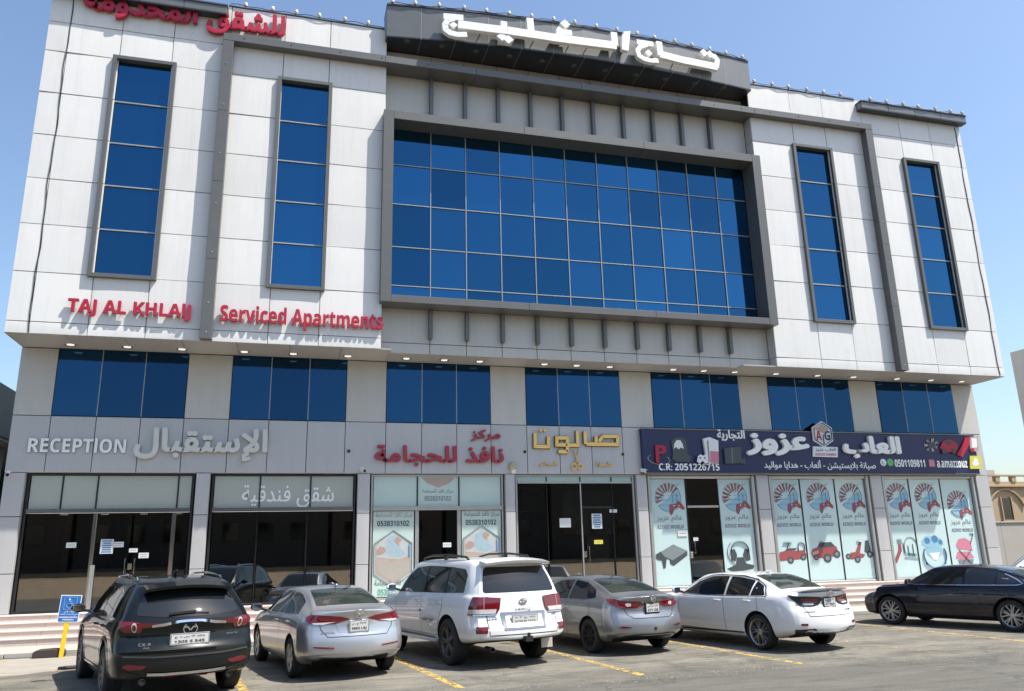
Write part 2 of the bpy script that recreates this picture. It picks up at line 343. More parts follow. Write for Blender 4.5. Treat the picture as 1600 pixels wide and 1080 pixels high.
# ============================================================ GROUND
def ground_mat():
    m = bpy.data.materials.new('worn_asphalt'); m.use_nodes = True; t = m.node_tree; p = t.nodes['Principled BSDF']; p.inputs['Roughness'].default_value = .85
    N = t.nodes.new; Lk = t.links.new
    geo = N('ShaderNodeNewGeometry')
    def noise(sc, det=6, rough=.6, stretch=None, dist=0):
        n = N('ShaderNodeTexNoise'); n.inputs['Scale'].default_value = sc; n.inputs['Detail'].default_value = det; n.inputs['Roughness'].default_value = rough; n.inputs['Distortion'].default_value = dist
        if stretch:
            mp = N('ShaderNodeMapping'); mp.inputs['Scale'].default_value = stretch; mp.inputs['Rotation'].default_value = (0,0,R(-3)); Lk(geo.outputs['Position'], mp.inputs[0]); Lk(mp.outputs[0], n.inputs['Vector'])
        else: Lk(geo.outputs['Position'], n.inputs['Vector'])
        return n
    def ramp(src, a, b, ca, cb):
        r = N('ShaderNodeValToRGB'); r.color_ramp.elements[0].position = a; r.color_ramp.elements[1].position = b
        r.color_ramp.elements[0].color = (*ca,1); r.color_ramp.elements[1].color = (*cb,1); Lk(src, r.inputs[0]); return r
    def mix(fac, a, b, typ='MIX'):
        x = N('ShaderNodeMix'); x.data_type = 'RGBA'; x.blend_type = typ
        if isinstance(fac, float): x.inputs[0].default_value = fac
        else: Lk(fac, x.inputs[0])
        Lk(a, x.inputs[6]); Lk(b, x.inputs[7]); return x.outputs[2]
    base = ramp(noise(.55, 5, .6, (1,1.6,1)).outputs[0], .3, .72, (.085,.080,.068), (.195,.184,.157))
    grit = ramp(noise(38, 4, .8).outputs[0], .32, .70, (.15,.15,.15), (2.1,2.06,1.96))
    c = mix(.75, base.outputs[0], grit.outputs[0], 'MULTIPLY')
    vs_ = N('ShaderNodeTexVoronoi'); vs_.inputs['Scale'].default_value = 16; Lk(geo.outputs['Position'], vs_.inputs['Vector'])
    sp = N('ShaderNodeMapRange'); sp.inputs['From Min'].default_value = .10; sp.inputs['From Max'].default_value = .22; sp.inputs['To Min'].default_value = 1; sp.inputs['To Max'].default_value = 0; Lk(vs_.outputs['Distance'], sp.inputs[0])
    wn = N('ShaderNodeSeparateColor'); Lk(vs_.outputs['Color'], wn.inputs[0]); gt = N('ShaderNodeMath'); gt.operation = 'GREATER_THAN'; gt.inputs[1].default_value = .72; Lk(wn.outputs[0], gt.inputs[0])
    sm = N('ShaderNodeMath'); sm.operation = 'MULTIPLY'; Lk(sp.outputs[0], sm.inputs[0]); Lk(gt.outputs[0], sm.inputs[1]); s2 = N('ShaderNodeMath'); s2.operation = 'MULTIPLY'; s2.inputs[1].default_value = .6; Lk(sm.outputs[0], s2.inputs[0])
    pale = N('ShaderNodeRGB'); pale.outputs[0].default_value = (.40,.38,.33,1); c = mix(s2.outputs[0], c, pale.outputs[0])
    # tyre-polished tracks and patches
    tr_ = ramp(noise(2.6, 6, .75, (.5,3.5,1), .5).outputs[0], .40, .62, (.62,.62,.62), (1.15,1.14,1.1)); c = mix(.8, c, tr_.outputs[0], 'MULTIPLY')
    # sand drifted into the surface
    sand = ramp(noise(.35, 8, .7, (.6,2.2,1), .6).outputs[0], .50, .70, (0,0,0), (1,1,1))
    col = N('ShaderNodeRGB'); col.outputs[0].default_value = (.30,.265,.215,1)
    m1 = N('ShaderNodeMath'); m1.operation = 'MULTIPLY'; m1.inputs[1].default_value = .55; Lk(sand.outputs[0], m1.inputs[0])
    c = mix(m1.outputs[0], c, col.outputs[0])
    # smoother, darker carriageway nearer the street
    sep = N('ShaderNodeSeparateXYZ'); Lk(geo.outputs['Position'], sep.inputs[0])
    dis = noise(1.2, 5, .7)
    s1 = N('ShaderNodeMath'); s1.operation = 'MULTIPLY_ADD'; s1.inputs[1].default_value = .9; Lk(dis.outputs[0], s1.inputs[0]); Lk(sep.outputs['Y'], s1.inputs[2])
    rd = N('ShaderNodeMapRange'); rd.inputs['From Min'].default_value = 13.35; rd.inputs['From Max'].default_value = 13.75; rd.inputs['To Min'].default_value = 1; rd.inputs['To Max'].default_value = 0; Lk(s1.outputs[0], rd.inputs[0])
    roadc = ramp(noise(1.6, 6, .7, (.35,5,1), .4).outputs[0], .3, .7, (.048,.046,.040), (.112,.108,.094))
    m2 = N('ShaderNodeMath'); m2.operation = 'MULTIPLY'; m2.inputs[1].default_value = .75; Lk(rd.outputs[0], m2.inputs[0])
    c = mix(m2.outputs[0], c, mix(.5, roadc.outputs[0], grit.outputs[0], 'MULTIPLY'))
    # oil and tyre stains
    oil = ramp(noise(.9, 4, .6, None, .8).outputs[0], .56, .70, (0,0,0), (1,1,1))
    dark = N('ShaderNodeRGB'); dark.outputs[0].default_value = (.040,.038,.035,1)
    m3 = N('ShaderNodeMath'); m3.operation = 'MULTIPLY'; m3.inputs[1].default_value = .55; Lk(oil.outputs[0], m3.inputs[0])
    c = mix(m3.outputs[0], c, dark.outputs[0])
    # cracks
    vo = N('ShaderNodeTexVoronoi'); vo.feature = 'DISTANCE_TO_EDGE'; vo.inputs['Scale'].default_value = .42
    wv = N('ShaderNodeVectorMath'); wv.operation = 'MULTIPLY_ADD'; nn = noise(2.2, 5, .7); wv.inputs[1].default_value = (.8,.8,.8); Lk(nn.outputs['Color'], wv.inputs[0]); Lk(geo.outputs['Position'], wv.inputs[2]); Lk(wv.outputs[0], vo.inputs['Vector'])
    cr = N('ShaderNodeMapRange'); cr.inputs['From Min'].default_value = .004; cr.inputs['From Max'].default_value = .016; cr.inputs['To Min'].default_value = .65; cr.inputs['To Max'].default_value = 0; Lk(vo.outputs['Distance'], cr.inputs[0])
    gate = ramp(noise(.3, 2).outputs[0], .46, .56, (0,0,0), (1,1,1)); m4 = N('ShaderNodeMath'); m4.operation = 'MULTIPLY'; Lk(cr.outputs[0], m4.inputs[0]); Lk(gate.outputs[0], m4.inputs[1])
    c = mix(m4.outputs[0], c, dark.outputs[0])
    Lk(c, p.inputs['Base Color'])
    b = N('ShaderNodeBump'); b.inputs['Strength'].default_value = .5; b.inputs['Distance'].default_value = .012; Lk(noise(55, 4, .8).outputs[0], b.inputs['Height']); Lk(b.outputs[0], p.inputs['Normal'])
    return m
M['asphalt'] = ground_mat()
def paint_mat(name, col, wear):
    m = mat(name, col, .7, noise=.3, nscale=14); t = m.node_tree; p = t.nodes['Principled BSDF']
    n = t.nodes.new('ShaderNodeTexNoise'); n.inputs['Scale'].default_value = 7; n.inputs['Detail'].default_value = 8; n.inputs['Roughness'].default_value = .75
    geo = t.nodes.new('ShaderNodeNewGeometry'); t.links.new(geo.outputs['Position'], n.inputs['Vector'])
    r = t.nodes.new('ShaderNodeValToRGB'); r.color_ramp.elements[0].position = wear-.05; r.color_ramp.elements[1].position = wear+.06
    r.color_ramp.elements[0].color = (0,0,0,1); r.color_ramp.elements[1].color = (1,1,1,1)
    t.links.new(n.outputs[0], r.inputs[0]); t.links.new(r.outputs[0], p.inputs['Alpha']); return m
M['paint'] = paint_mat('parking_paint', (.50,.34,.09), .49)
M['paint_worn'] = paint_mat('worn_parking_paint', (.42,.34,.17), .55)

def sheet(name, x0, x1, y0, y1, z, m, rot=0, c=None):
    cx, cy = ((x0+x1)/2, (y0+y1)/2)
    q = MB(); q.add([(x0-cx,y0-cy,0),(x1-cx,y0-cy,0),(x1-cx,y1-cy,0),(x0-cx,y1-cy,0)], [(0,1,2,3)], m)
    o = q.build(name, loc=(cx,cy,z)); o.rotation_euler.z = rot; return o
def gravel():
    rg = random.Random(11); q = MB(); pm = mat('pale_gravel', (.22,.205,.175), .9, noise=.5, nscale=30)
    for k in range(1500):
        if k < 950: x = rg.uniform(-12, 26); y = 13.1+rg.gauss(0,.16)+.12*math.sin(x*.9); r = rg.uniform(.006,.019)
        elif k < 1300: x = rg.uniform(-12, 24); y = rg.uniform(9, 21); r = rg.uniform(.005,.014)
        else: x = rg.uniform(-10, 24); y = 21.38-abs(rg.gauss(0,.12)); r = rg.uniform(.006,.018)
        a = rg.uniform(0, 3); c, s_ = math.cos(a)*r, math.sin(a)*r; h = r*.7
        q.add([(x+c,y+s_,0),(x-s_,y+c,0),(x-c*1.2,y-s_,0),(x+s_,y-c*.9,0),(x+c*.3,y,h)], [(0,1,4),(1,2,4),(2,3,4),(3,0,4)], pm)
    o = q.build('gravel'); tag(o, 'pale loose gravel scattered along the edge of the parking bays', 'gravel', kind='stuff')
gravel()
g = sheet('ground', -500, 600, -500, 600, 0, M['asphalt']); tag(g, kind='structure')
def pline(name, a, b, w, m):
    a = Vector(a); b = Vector(b); d = (b-a).normalized(); n = Vector((-d.y, d.x)); c = (a+b)/2; q = MB()
    q.add([(*(p-c), 0) for p in (a-n*w/2, a+n*w/2, b+n*w/2, b-n*w/2)], [(0,1,2,3)], m)
    o = q.build(name, loc=(c.x, c.y, .004)); tag(o, kind='structure'); return o
for (a, b, w, mm) in [((-1.35,20.2),(-.55,14.3),.15,'paint'), ((1.95,20.2),(2.78,13.35),.16,'paint'), ((5.25,20.2),(5.97,13.35),.16,'paint'),
                      ((8.38,20.2),(9.13,13.35),.16,'paint'), ((11.75,20.2),(12.3,13.35),.13,'paint_worn'), ((14.80,20.2),(15.3,13.3),.14,'paint'), ((18.1,20.2),(18.6,13.4),.14,'paint_worn'),
                      ((-8.6,18.9),(-4.2,18.66),.13,'paint_worn'), ((-8.4,17.6),(-4.5,17.4),.13,'paint_worn'), ((-8.0,20.7),(-5.92,21.05),.22,'paint')]:
    pline('parking_line', a, b, w, M[mm])
# pale concrete apron beside the disabled bay
q = MB(); pts = [(-12,18.2),(-7,18.0),(-4.9,18.35),(-4.0,19.1),(-3.3,20.3),(-2.4,21.4),(-12,21.44)]
q.add([(x+7,y-20,0) for x, y in pts], [tuple(range(len(pts)))], mat('sandy_concrete', (.29,.265,.225), .85, noise=.55, nscale=2.2, bump=.4, bscale=18))
o = q.build('concrete_apron', loc=(-7,20,.002)); tag(o, kind='structure')

# kerb, pavement, steps
KY = 21.5
kerb = empty('kerb', (8, KY, 0)); tag(kerb, kind='structure')
kb = MB(); kb.box(-.485,.485,-.0,.16,0,.115,M['concrete']); kme = kb.mesh('kerb_stone', .012)
x = -13.5
for i in range(44):
    if not (-5.35 < x < -4.45): o = link('kerb_stone', kme, kerb, (x-8, .004*math.sin(i*1.7), 0.0)); o.rotation_euler.z = R(.25*math.sin(i*2.3))
    x += .985
pv = MB(); pv.box(-14,30,KY+.165,23.2,-.05,.11,M['cream_wall']); o = pv.build('pavement'); tag(o, kind='structure')
steps = empty('entrance_steps', (9, 23.2, .11)); tag(steps, 'four long pinkish granite steps running under the shopfronts behind the parked cars', 'steps')
for k in range(4):
    y0 = 23.2+.3*k; z1 = .295+.17*k; xe = (0, .0, .0, 0)[k]
    if k < 3: B('tread', steps, -7.9-9, 26.2-9, y0-.03-23.2, y0+.32-23.2, z1-.032-.11, z1-.11, M['nosing'], .006)
    else: B('landing', steps, -7.43-9, 25.4-9, y0-.03-23.2, 1.2, z1-.032-.11, z1-.11, M['nosing'], .006)
    zb = .11 if k == 0 else .295+.17*(k-1)
    xx = -7.9; i = 0
    while xx < 26.1:
        x1 = min(xx+2.0, 26.2); B('riser', steps, xx+.003-9, x1-.003-9, y0-23.2, y0+.29-23.2, zb-.02-.11, z1-.033-.11, M['step']); xx = x1

# ============================================================ BUILDING
U, Lw, RC, ZB = 22.67, 24.2, 23.1, 7.96
XL, XR = -7.43, 25.38
bld = empty('commercial_building', (9, 24.2, 0))
tag(bld, 'white and grey clad building with blue mirrored windows and a row of shops', 'building')
BO = Vector((-9, -24.2, 0))
def BB(name, x0, x1, y0, y1, z0, z1, m, bevel=0, parent=None):
    o = B(name, None, x0, x1, y0, y1, z0, z1, m, bevel); o.parent = parent or bld
    o.location = o.location + (BO if not parent else -PO[parent.name]); return o
PO = {}
def part(name, x, y, z):       # an empty part of the building
    e = empty(name, Vector((x,y,z))+BO, 0, bld); PO[e.name] = Vector((x,y,z)); return e
# dark carcass behind the cladding (one box per volume, none overlapping)
core = MB()
core.box(XL+.04, XR-.04, RC+.10, 40, ZB+.04, 18.7, M['backing'])
core.box(XL+.04, 2.38-.04, U+.32, RC+.10, ZB+.04, 18.7, M['backing']); core.box(15.72+.04, XR-.04, U+.32, RC+.10, ZB+.04, 18.7, M['backing'])
core.box(XL+.04, XR-.04, Lw+.05, 40, 4.5, ZB-.02, M['backing'])
core.build('carcass', bld, loc=BO)
_pc = {}
def panel(x0, x1, y, z0, z1, m, name='panel', th=.045, gap=.018):
    """one cladding tray facing the street, joints left open round it"""
    w, h = x1-x0-gap, z1-z0-gap
    if w <= .02 or h <= .02: return
    k = (round(w,3), round(h,3), m)
    if k not in _pc:
        # a folded tray whose face bellies out a few millimetres
        q = MB(); n = 4; vs = []; fs = []
        for j in range(n+1):
            for i in range(n+1):
                u, v = 2*i/n-1, 2*j/n-1; vs.append((u*(w/2-.004), -th/2-.0065*(1-u*u)*(1-v*v), v*(h/2-.004)))
        for j in range(n):
            for i in range(n): a = j*(n+1)+i; fs.append((a, a+1, a+n+2, a+n+1))
        rim = [i for i in range(n+1)]+[j*(n+1)+n for j in range(1, n+1)]+[n*(n+1)+i for i in range(n-1, -1, -1)]+[j*(n+1) for j in range(n-1, 0, -1)]
        b0 = len(vs)
        for r_ in rim: x_, _, z_ = vs[r_]; vs.append((x_*(w/2)/(w/2-.004), -th/2+.006, z_*(h/2)/(h/2-.004)))
        b1 = len(vs)
        for r_ in rim: x_, _, z_ = vs[r_]; vs.append((x_*(w/2)/(w/2-.004), th/2, z_*(h/2)/(h/2-.004)))
        L_ = len(rim)
        for i in range(L_):
            j = (i+1)%L_; fs += [(rim[i], b0+i, b0+j, rim[j]), (b0+i, b1+i, b1+j, b0+j)]
        q.add(vs, fs, M[m]); _pc[k] = q.mesh(name, 0, True, 25)
    o = link(name, _pc[k], bld, Vector(((x0+x1)/2, y+th/2+random.uniform(0,.004), (z0+z1)/2))+BO)
    o.rotation_euler = (R(random.gauss(0,.3)), 0, R(random.gauss(0,.3))); return o
ZR = [7.96, 8.29, 9.68, 11.06, 12.42, 13.76, 15.10, 16.45, 17.42, 18.8]
WZ = (9.62, 16.52)
def block(cols, win, strips):
    for i in range(len(cols)-1):
        x0, x1 = cols[i], cols[i+1]
        for j in range(len(ZR)-1):
            z0, z1 = ZR[j], ZR[j+1]
            if i in win and 2 <= j <= 6: continue
            if (x0, x1) in strips: continue
            panel(x0, x1, U, z0, z1, 'panel')
cL = [XL, -6.86, -5.46, -4.03, -2.44, -.82, .58, 2.38]
cR = [15.72, 17.50, 18.92, 20.67, 22.40, 23.83, 25.13, XR]
block(cL, (2,5), ()); block(cR, (1,4), ())
# recess return faces and central wall
for j in range(len(ZR)-1):
    if ZR[j] < 17.4:
        BB('return_panel', 2.335, 2.38, U+.05, RC-.005, ZR[j]+.007, ZR[j+1]-.007, M['panel'])
        BB('return_panel', 15.72, 15.765, U+.05, RC-.005, ZR[j]+.007, ZR[j+1]-.007, M['panel_gray'])
FX = [2.38, 2.75] + [3.905+1.143*k for k in range(10)] + [15.3, 15.72]
FXs = [2.38] + [3.905+1.143*k for k in range(10)] + [15.72]
for a, b in zip(FXs[:-1], FXs[1:]):
    for z0, z1 in ((ZB, 8.29), (8.29, 9.52), (15.55, 17.42), (17.42, 18.32)):
        panel(a, b, RC, z0, z1, 'pier' if z1 < 17.5 else 'panel_gray')
for k in range(10):
    x = 3.905+1.143*k
    BB('fin', x-.055, x+.055, RC-.20, RC-.012, 15.72, 17.395, M['trim'], .004)
    BB('fin', x-.055, x+.055, RC-.20, RC-.012, 8.42, 9.34, M['trim'], .004)
# tall windows
def tall_window(x0, x1):
    w = part('window', (x0+x1)/2, U, WZ[0])
    t = .11; y0, y1 = U-.11, U+.30; z0, z1 = WZ
    BB('jamb', x0, x0+t, y0, y1, z0, z1, M['trim'], .005, w); BB('jamb', x1-t, x1, y0, y1, z0, z1, M['trim'], .005, w)
    BB('head', x0+t+.002, x1-t-.002, y0+.003, y1, z1-t, z1, M['trim'], .005, w); BB('sill', x0+t+.002, x1-t-.002, y0+.003, y1, z0, z0+t, M['trim'], .005, w)
    a, b = z0+t, z1-t; n = 5
    for k in range(n):
        p0, p1 = a+(b-a)*k/n, a+(b-a)*(k+1)/n
        o = BB('pane', x0+t+.01, x1-t-.01, U+.09, U+.115, p0+.02, p1-.02, M['blue_glass'], 0, w); o.rotation_euler = (R(random.gauss(0,.15)), 0, R(random.gauss(0,.15)))
        if k: BB('mullion', x0+t+.004, x1-t-.004, U+.045, U+.14, p0-.02, p0+.02, M['mullion'], .004, w)
for a, b in ((-5.61,-3.87), (-.95,.70), (17.36,19.06), (22.27,23.96)):
    tall_window(a, b)
    # carcass is hollow behind the glass only in shadow: a dark board closes it
# big projecting frame and curtain wall
big = part('curtain_window', 9.04, U, 9.35)
fy0, fy1 = 22.37, 23.06
BB('frame_jamb', 2.30, 2.62, fy0, fy1, 9.35, 15.70, M['trim'], .006, big); BB('frame_jamb', 15.42, 15.75, fy0, fy1, 9.35, 15.70, M['trim'], .006, big)
for a, b in ((2.623, 6.9), (6.906, 11.2), (11.206, 15.417)):
    BB('frame_head', a, b, fy0+.004, fy1, 15.42, 15.70, M['trim'], .006, big); BB('frame_sill', a, b, fy0+.004, fy1, 9.35, 9.57, M['trim'], .006, big)
gx = [2.75+1.153*k for k in range(12)]; gz = [9.57, 10.09, 11.36, 12.80, 14.17, 15.45]; gx[0] = 2.62; gx[-1] = 15.42
for j in range(5):
    for i in range(11):
        o = BB('pane', gx[i]+.022, gx[i+1]-.022, RC-.03, RC-.005, gz[j]+.022, gz[j+1]-.022, M['blue_glass'], 0, big)
        o.rotation_euler = (R(random.gauss(0,.2)), 0, R(random.gauss(0,.2)))
for i in range(1, 11): BB('mullion', gx[i]-.014, gx[i]+.014, RC-.075, RC, 9.573, 15.418, M['mullion'], .003, big)
for j in range(1, 5):
    for i in range(11): BB('transom', gx[i]+.0215, gx[i+1]-.0215, RC-.07, RC, gz[j]-.014, gz[j]+.014, M['mullion'], .003, big)
# band and strips framing the facade
by0 = U-.30
for a, b in ((-2.60,2.30), (2.306,5.3), (5.306,9.0), (9.006,12.7), (12.706,15.74), (15.746,20.83)):
    BB('band', a, b, by0, U-.012 if not 2.3 < a < 15.7 else RC-.012, 17.40, 17.64, M['trim'], .006)
def strip(x0, x1):
    zz = [ZB-.0, 10.3, 12.7, 15.0, 17.397]
    for a, b in zip(zz[:-1], zz[1:]): BB('strip', x0, x1, by0+.003, U-.012, a+.003, b-.003, M['trim'], .006)
    for z in (8.15, 9.0, 10.5, 12.0, 13.6, 15.2, 16.6): BB('fixing', (x0+x1)/2-.02, (x0+x1)/2+.02, by0-.008, by0+.006, z-.02, z+.02, M['steel'], .004)
strip(-2.60, -2.29); strip(20.52, 20.83)
for x in (-2.0,-.6,.9,2.2,3.7,14.1,15.2,16.4,17.6,18.9,20.2): BB('fixing', x-.02, x+.02, by0-.008, by0+.006, 17.50, 17.54, M['black'], .004)
# canopies
def canopy(x0, x1, yb, z0, z1, lip, segs):
    c = part('canopy', (x0+x1)/2, U, z0)
    xs = [x0+(x1-x0)*k/segs for k in range(segs+1)]
    for a, b in zip(xs[:-1], xs[1:]):
        BB('fascia_panel', a+.006, b-.006, by0+.0, by0+.05, z0+.045, z1-.03, M['canopy'], .006, c)
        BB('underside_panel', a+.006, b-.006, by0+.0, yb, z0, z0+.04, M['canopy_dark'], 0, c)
    BB('coping', x0-.02, x1+.02, by0-.03, yb+.1, z1-.026, z1+.03, M['trim_dark'], .006, c)
    BB('end_panel', x0+.002, x0+.045, by0+.053, yb+.05, z0+.045, z1-.03, M['canopy'], 0, c); BB('end_panel', x1-.045, x1-.002, by0+.053, yb+.05, z0+.045, z1-.03, M['canopy'], 0, c)
    return c
def arc_y(x): return by0 - .43*max(0, 1-((x-9.01)/6.69)**2)       # the sign canopy bows out over the street
cc = part('canopy', 9.01, U, 18.33); xs = [2.32+13.38*k/12 for k in range(13)]; cz0, cz1 = 18.33, 19.55
def quadbox(name, pl, z0, z1, m, bevel=0):
    c = Vector((sum(p[0] for p in pl)/4, sum(p[1] for p in pl)/4, (z0+z1)/2)); q = MB()
    q.add([Vector((x, y, z))-c for z in (z0, z1) for x, y in pl], [(0,3,2,1),(4,5,6,7),(0,1,5,4),(1,2,6,5),(2,3,7,6),(3,0,4,7)], M[m])
    return q.build(name, cc, bevel, loc=c-PO[cc.name])
for a, b in zip(xs[:-1], xs[1:]):
    ya, yb = arc_y(a), arc_y(b); g_ = .006
    quadbox('fascia_panel', [(a+g_,ya),(b-g_,yb),(b-g_,yb+.05),(a+g_,ya+.05)], cz0+.045, cz1-.03, 'canopy', .005)
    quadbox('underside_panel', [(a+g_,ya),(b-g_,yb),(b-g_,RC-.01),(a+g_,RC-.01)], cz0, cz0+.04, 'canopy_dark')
    quadbox('coping', [(a-.001,ya-.03),(b+.001,yb-.03),(b+.001,RC+.1),(a-.001,RC+.1)], cz1-.026, cz1+.03, 'trim_dark')
    if b < 15.6: quadbox('joint_strip', [(b-.007,yb-.004),(b+.007,yb-.004),(b+.007,RC-.012),(b-.007,RC-.012)], cz0-.006, cz0-.001, 'alu'); quadbox('joint_strip', [(b-.006,yb-.004),(b+.006,yb-.004),(b+.006,yb+.04),(b-.006,yb+.04)], cz0+.001, cz1-.04, 'mullion')
BB('end_panel', 2.322, 2.365, by0+.053, RC, cz0+.045, cz1-.03, M['canopy'], 0, cc); BB('end_panel', 15.655, 15.698, by0+.053, RC, cz0+.045, cz1-.03, M['canopy'], 0, cc)
for k in range(11):
    x = 3.0+1.16*k; q = MB(); q.lathe([(.0,-.015),(.07,-.015),(.10,.0)], (0,0,0), 'z', M['trim'], 14); o = q.build('canopy_spotlight', bld, loc=Vector((x, 22.45, 18.33))+BO)
canopy(20.5, 25.46, U-.012, 18.28, 18.60, 0, 4); canopy(-7.5, -2.56, U-.012, 18.28, 18.60, 0, 4)
for a, b in ((-2.54,2.30), (15.72,20.48)): BB('coping', a, b, U-.03, U+.5, 18.803, 18.84, M['trim'], .004)
# side returns of the upper block
for xa, xb, s in ((XL, XL+.04, -1), (XR-.04, XR, 1)):
    for j in range(len(ZR)-1):
        y = U+.05
        while y < 39.9:
            BB('side_panel', xa, xb, y+.007, min(y+2.4, 40)-.007, ZR[j]+.007, ZR[j+1]-.007, M['panel']); y += 2.4
# soffit
sx = [XL, -6.0, -4.55, -3.1, -1.65, -.2, 1.25, 2.70, 4.3, 5.75, 7.2, 8.65, 10.1, 11.55, 13.0, 14.45, 15.9, 17.4, 18.9, 20.4, 21.9, 23.4, XR]
for a, b in zip(sx[:-1], sx[1:]):
    y0 = U+.05 if not (2.3 < a and b < 15.8) else RC+.05
    BB('soffit_panel', a+.007, b-.007, y0, Lw-.002, ZB-.0, ZB+.035, M['soffit'])
# lower wall: piers, fascia, windows
WX = [(-6.48,-3.05), (-1.82,1.52), (2.74,6.06), (7.25,10.56), (11.74,15.10), (16.28,19.70), (20.90,24.35)]
SX = [(-6.92,-2.60), (-2.22,1.93), (2.30,6.50), (6.82,10.97), (11.34,15.45), (15.92,20.10), (20.58,24.80)]
px_ = XL
for (a, b) in WX + [(XR, None)]:
    panel(px_, a, Lw, 6.03, ZB-.01, 'pier'); px_ = b
fx = [XL]
for a, b in WX: fx += [a, a+(b-a)/3, a+2*(b-a)/3, b]
fx.append(XR)
for a, b in zip(fx[:-1], fx[1:]): panel(a, b, Lw, 4.47, 6.03, 'panel_gray')
BB('fascia_return', XL+.004, XR-.004, Lw+.05, Lw+.5, 4.47, 4.50, M['panel_gray'])
for a, b in WX:
    w = part('upper_window', (a+b)/2, Lw, 6.03)
    for k in range(3):
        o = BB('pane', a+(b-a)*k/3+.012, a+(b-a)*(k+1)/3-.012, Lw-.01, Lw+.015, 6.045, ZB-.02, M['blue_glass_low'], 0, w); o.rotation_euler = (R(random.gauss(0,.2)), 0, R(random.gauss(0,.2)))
        if k: BB('mullion', a+(b-a)*k/3-.011, a+(b-a)*k/3+.011, Lw-.014, Lw+.02, 6.045, ZB-.02, M['mullion'], 0, w)
px_ = XL
for i, (a, b) in enumerate(SX + [(XR, None)]):
    z = [.81, 1.83, 3.30, 4.47]
    for z0, z1 in zip(z[:-1], z[1:]):
        panel(px_, a, Lw, z0, z1, 'panel_gray')
        for xx, s in ((px_, 1), (a, -1)):
            if XL < xx < XR: BB('jamb_panel', xx-.0 if s > 0 else xx-.04, xx+.04 if s > 0 else xx, Lw+.055, Lw+.30, z0+.007, z1-.007, M['panel_gray'])
    if i in (0, 7):
        BB('pier_core', px_+.05, a-.05, Lw+.05, 40, .3, 4.46, M['backing'])
        xo = XL if i == 0 else XR-.04
        for z0, z1 in zip(z[:-1], z[1:]):
            for yy in range(7): BB('side_panel', xo, xo+.04, Lw+.05+yy*2.25, Lw+.05+yy*2.25+2.236, z0+.007, z1-.007, M['panel_gray'])
    else: BB('pier_core', px_+.045, a-.045, Lw+.05, 31, .3, 4.46, M['interior'])
    px_ = b
for xo in (XL, XR-.04):
    for yy in range(7): BB('side_panel', xo, xo+.04, Lw+.05+yy*2.25, Lw+.05+yy*2.25+2.236, 4.477, ZB-.01, M['panel_gray'])
BB('shop_floor', XL+.05, XR-.05, Lw+.22, 31, .70, .80, M['concrete'])
BB('shop_back_wall', XL+.05, XR-.05, 31.0, 31.2, .8, 4.46, M['interior'])
BB('shop_ceiling', XL+.06, XR-.06, Lw+.32, 30.98, 4.42, 4.468, M['interior'])
# roof service wires along the parapet and the cables down both ends
for (xa, za, zb) in ((-6.86, 8.0, 18.6), (25.13, 8.0, 18.2)):
    q = MB(); q.tube([(xa+.02*math.sin(z*1.9)+.01*math.sin(z*5), U-.012, z) for z in [za+(zb-za)*k/40 for k in range(41)]], .013, M['black'], 5)
    q.build('cable', bld, loc=BO)
for x0, x1, yy, zz in ((-2.5,2.28,U-.05,18.86), (2.4,15.6,by0-.045,19.59), (15.8,20.4,U-.05,18.86), (20.6,25.4,by0-.045,18.63)):
    n = int((x1-x0)/.19); q = MB(); q.tube([(x0+(x1-x0)*k/n, (arc_y(x0+(x1-x0)*k/n)-.045 if zz > 19 else yy)-.01*math.sin(k), zz+.022*math.sin(k*1.65)+.015*math.sin(k*.7)) for k in range(n+1)], .011, M['black'], 5)
    q.build('light_string_cable', bld, loc=BO)
# lamps along the roof edge
q = MB(); q.lathe([(.045,0),(.045,.06),(.032,.075),(.032,.10)], (0,0,0), 'z', M['black'], 10); lb = q.mesh('base', smooth=True)
q = MB(); q.lathe([(.034,.10),(.058,.125),(.062,.20),(.05,.245),(.0,.26)], (0,0,0), 'z', M['lamp'], 12); lg = q.mesh('bulb', smooth=True)
ORD = 'first second third fourth fifth sixth seventh eighth ninth tenth eleventh twelfth thirteenth fourteenth fifteenth sixteenth seventeenth eighteenth nineteenth twentieth'.split()+['twenty-first']
def roof_lamp(x, y, z, lab):
    t = empty('roof_lamp', (x,y,z)); tag(t, lab, 'lamp', 'small lamps standing along the roof edge')
    t.rotation_euler = (R(random.gauss(0,4)), R(random.gauss(0,5)), 0)
    link('base', lb, t); link('bulb', lg, t)
for k, x in enumerate((2.53,3.3,4.07,4.86,5.63,6.41,7.2,7.99,8.77,9.55,10.33,11.09,11.86,12.6,13.36,14.1,14.8,15.49)): roof_lamp(x-.02, arc_y(x)+.1, 19.58, 'small white lamp on the dark sign canopy, %s from the left' % ORD[k])
for k, x in enumerate((-2.04,-1.27,-.52,.24,1.0,1.77,16.12,16.88,17.64,18.41,19.15,19.91)): roof_lamp(x, U+.08, 18.84, 'small white lamp on the parapet %s of the sign canopy, %s from its left end' % (('left', 'right')[k//6], ORD[k%6]))
for k, x in enumerate((21.0,21.79,22.55,23.31,24.1,24.87,25.42)): roof_lamp(x, by0+.1, 18.63, 'small white lamp on the grey right-end canopy, %s from the left' % ORD[k])
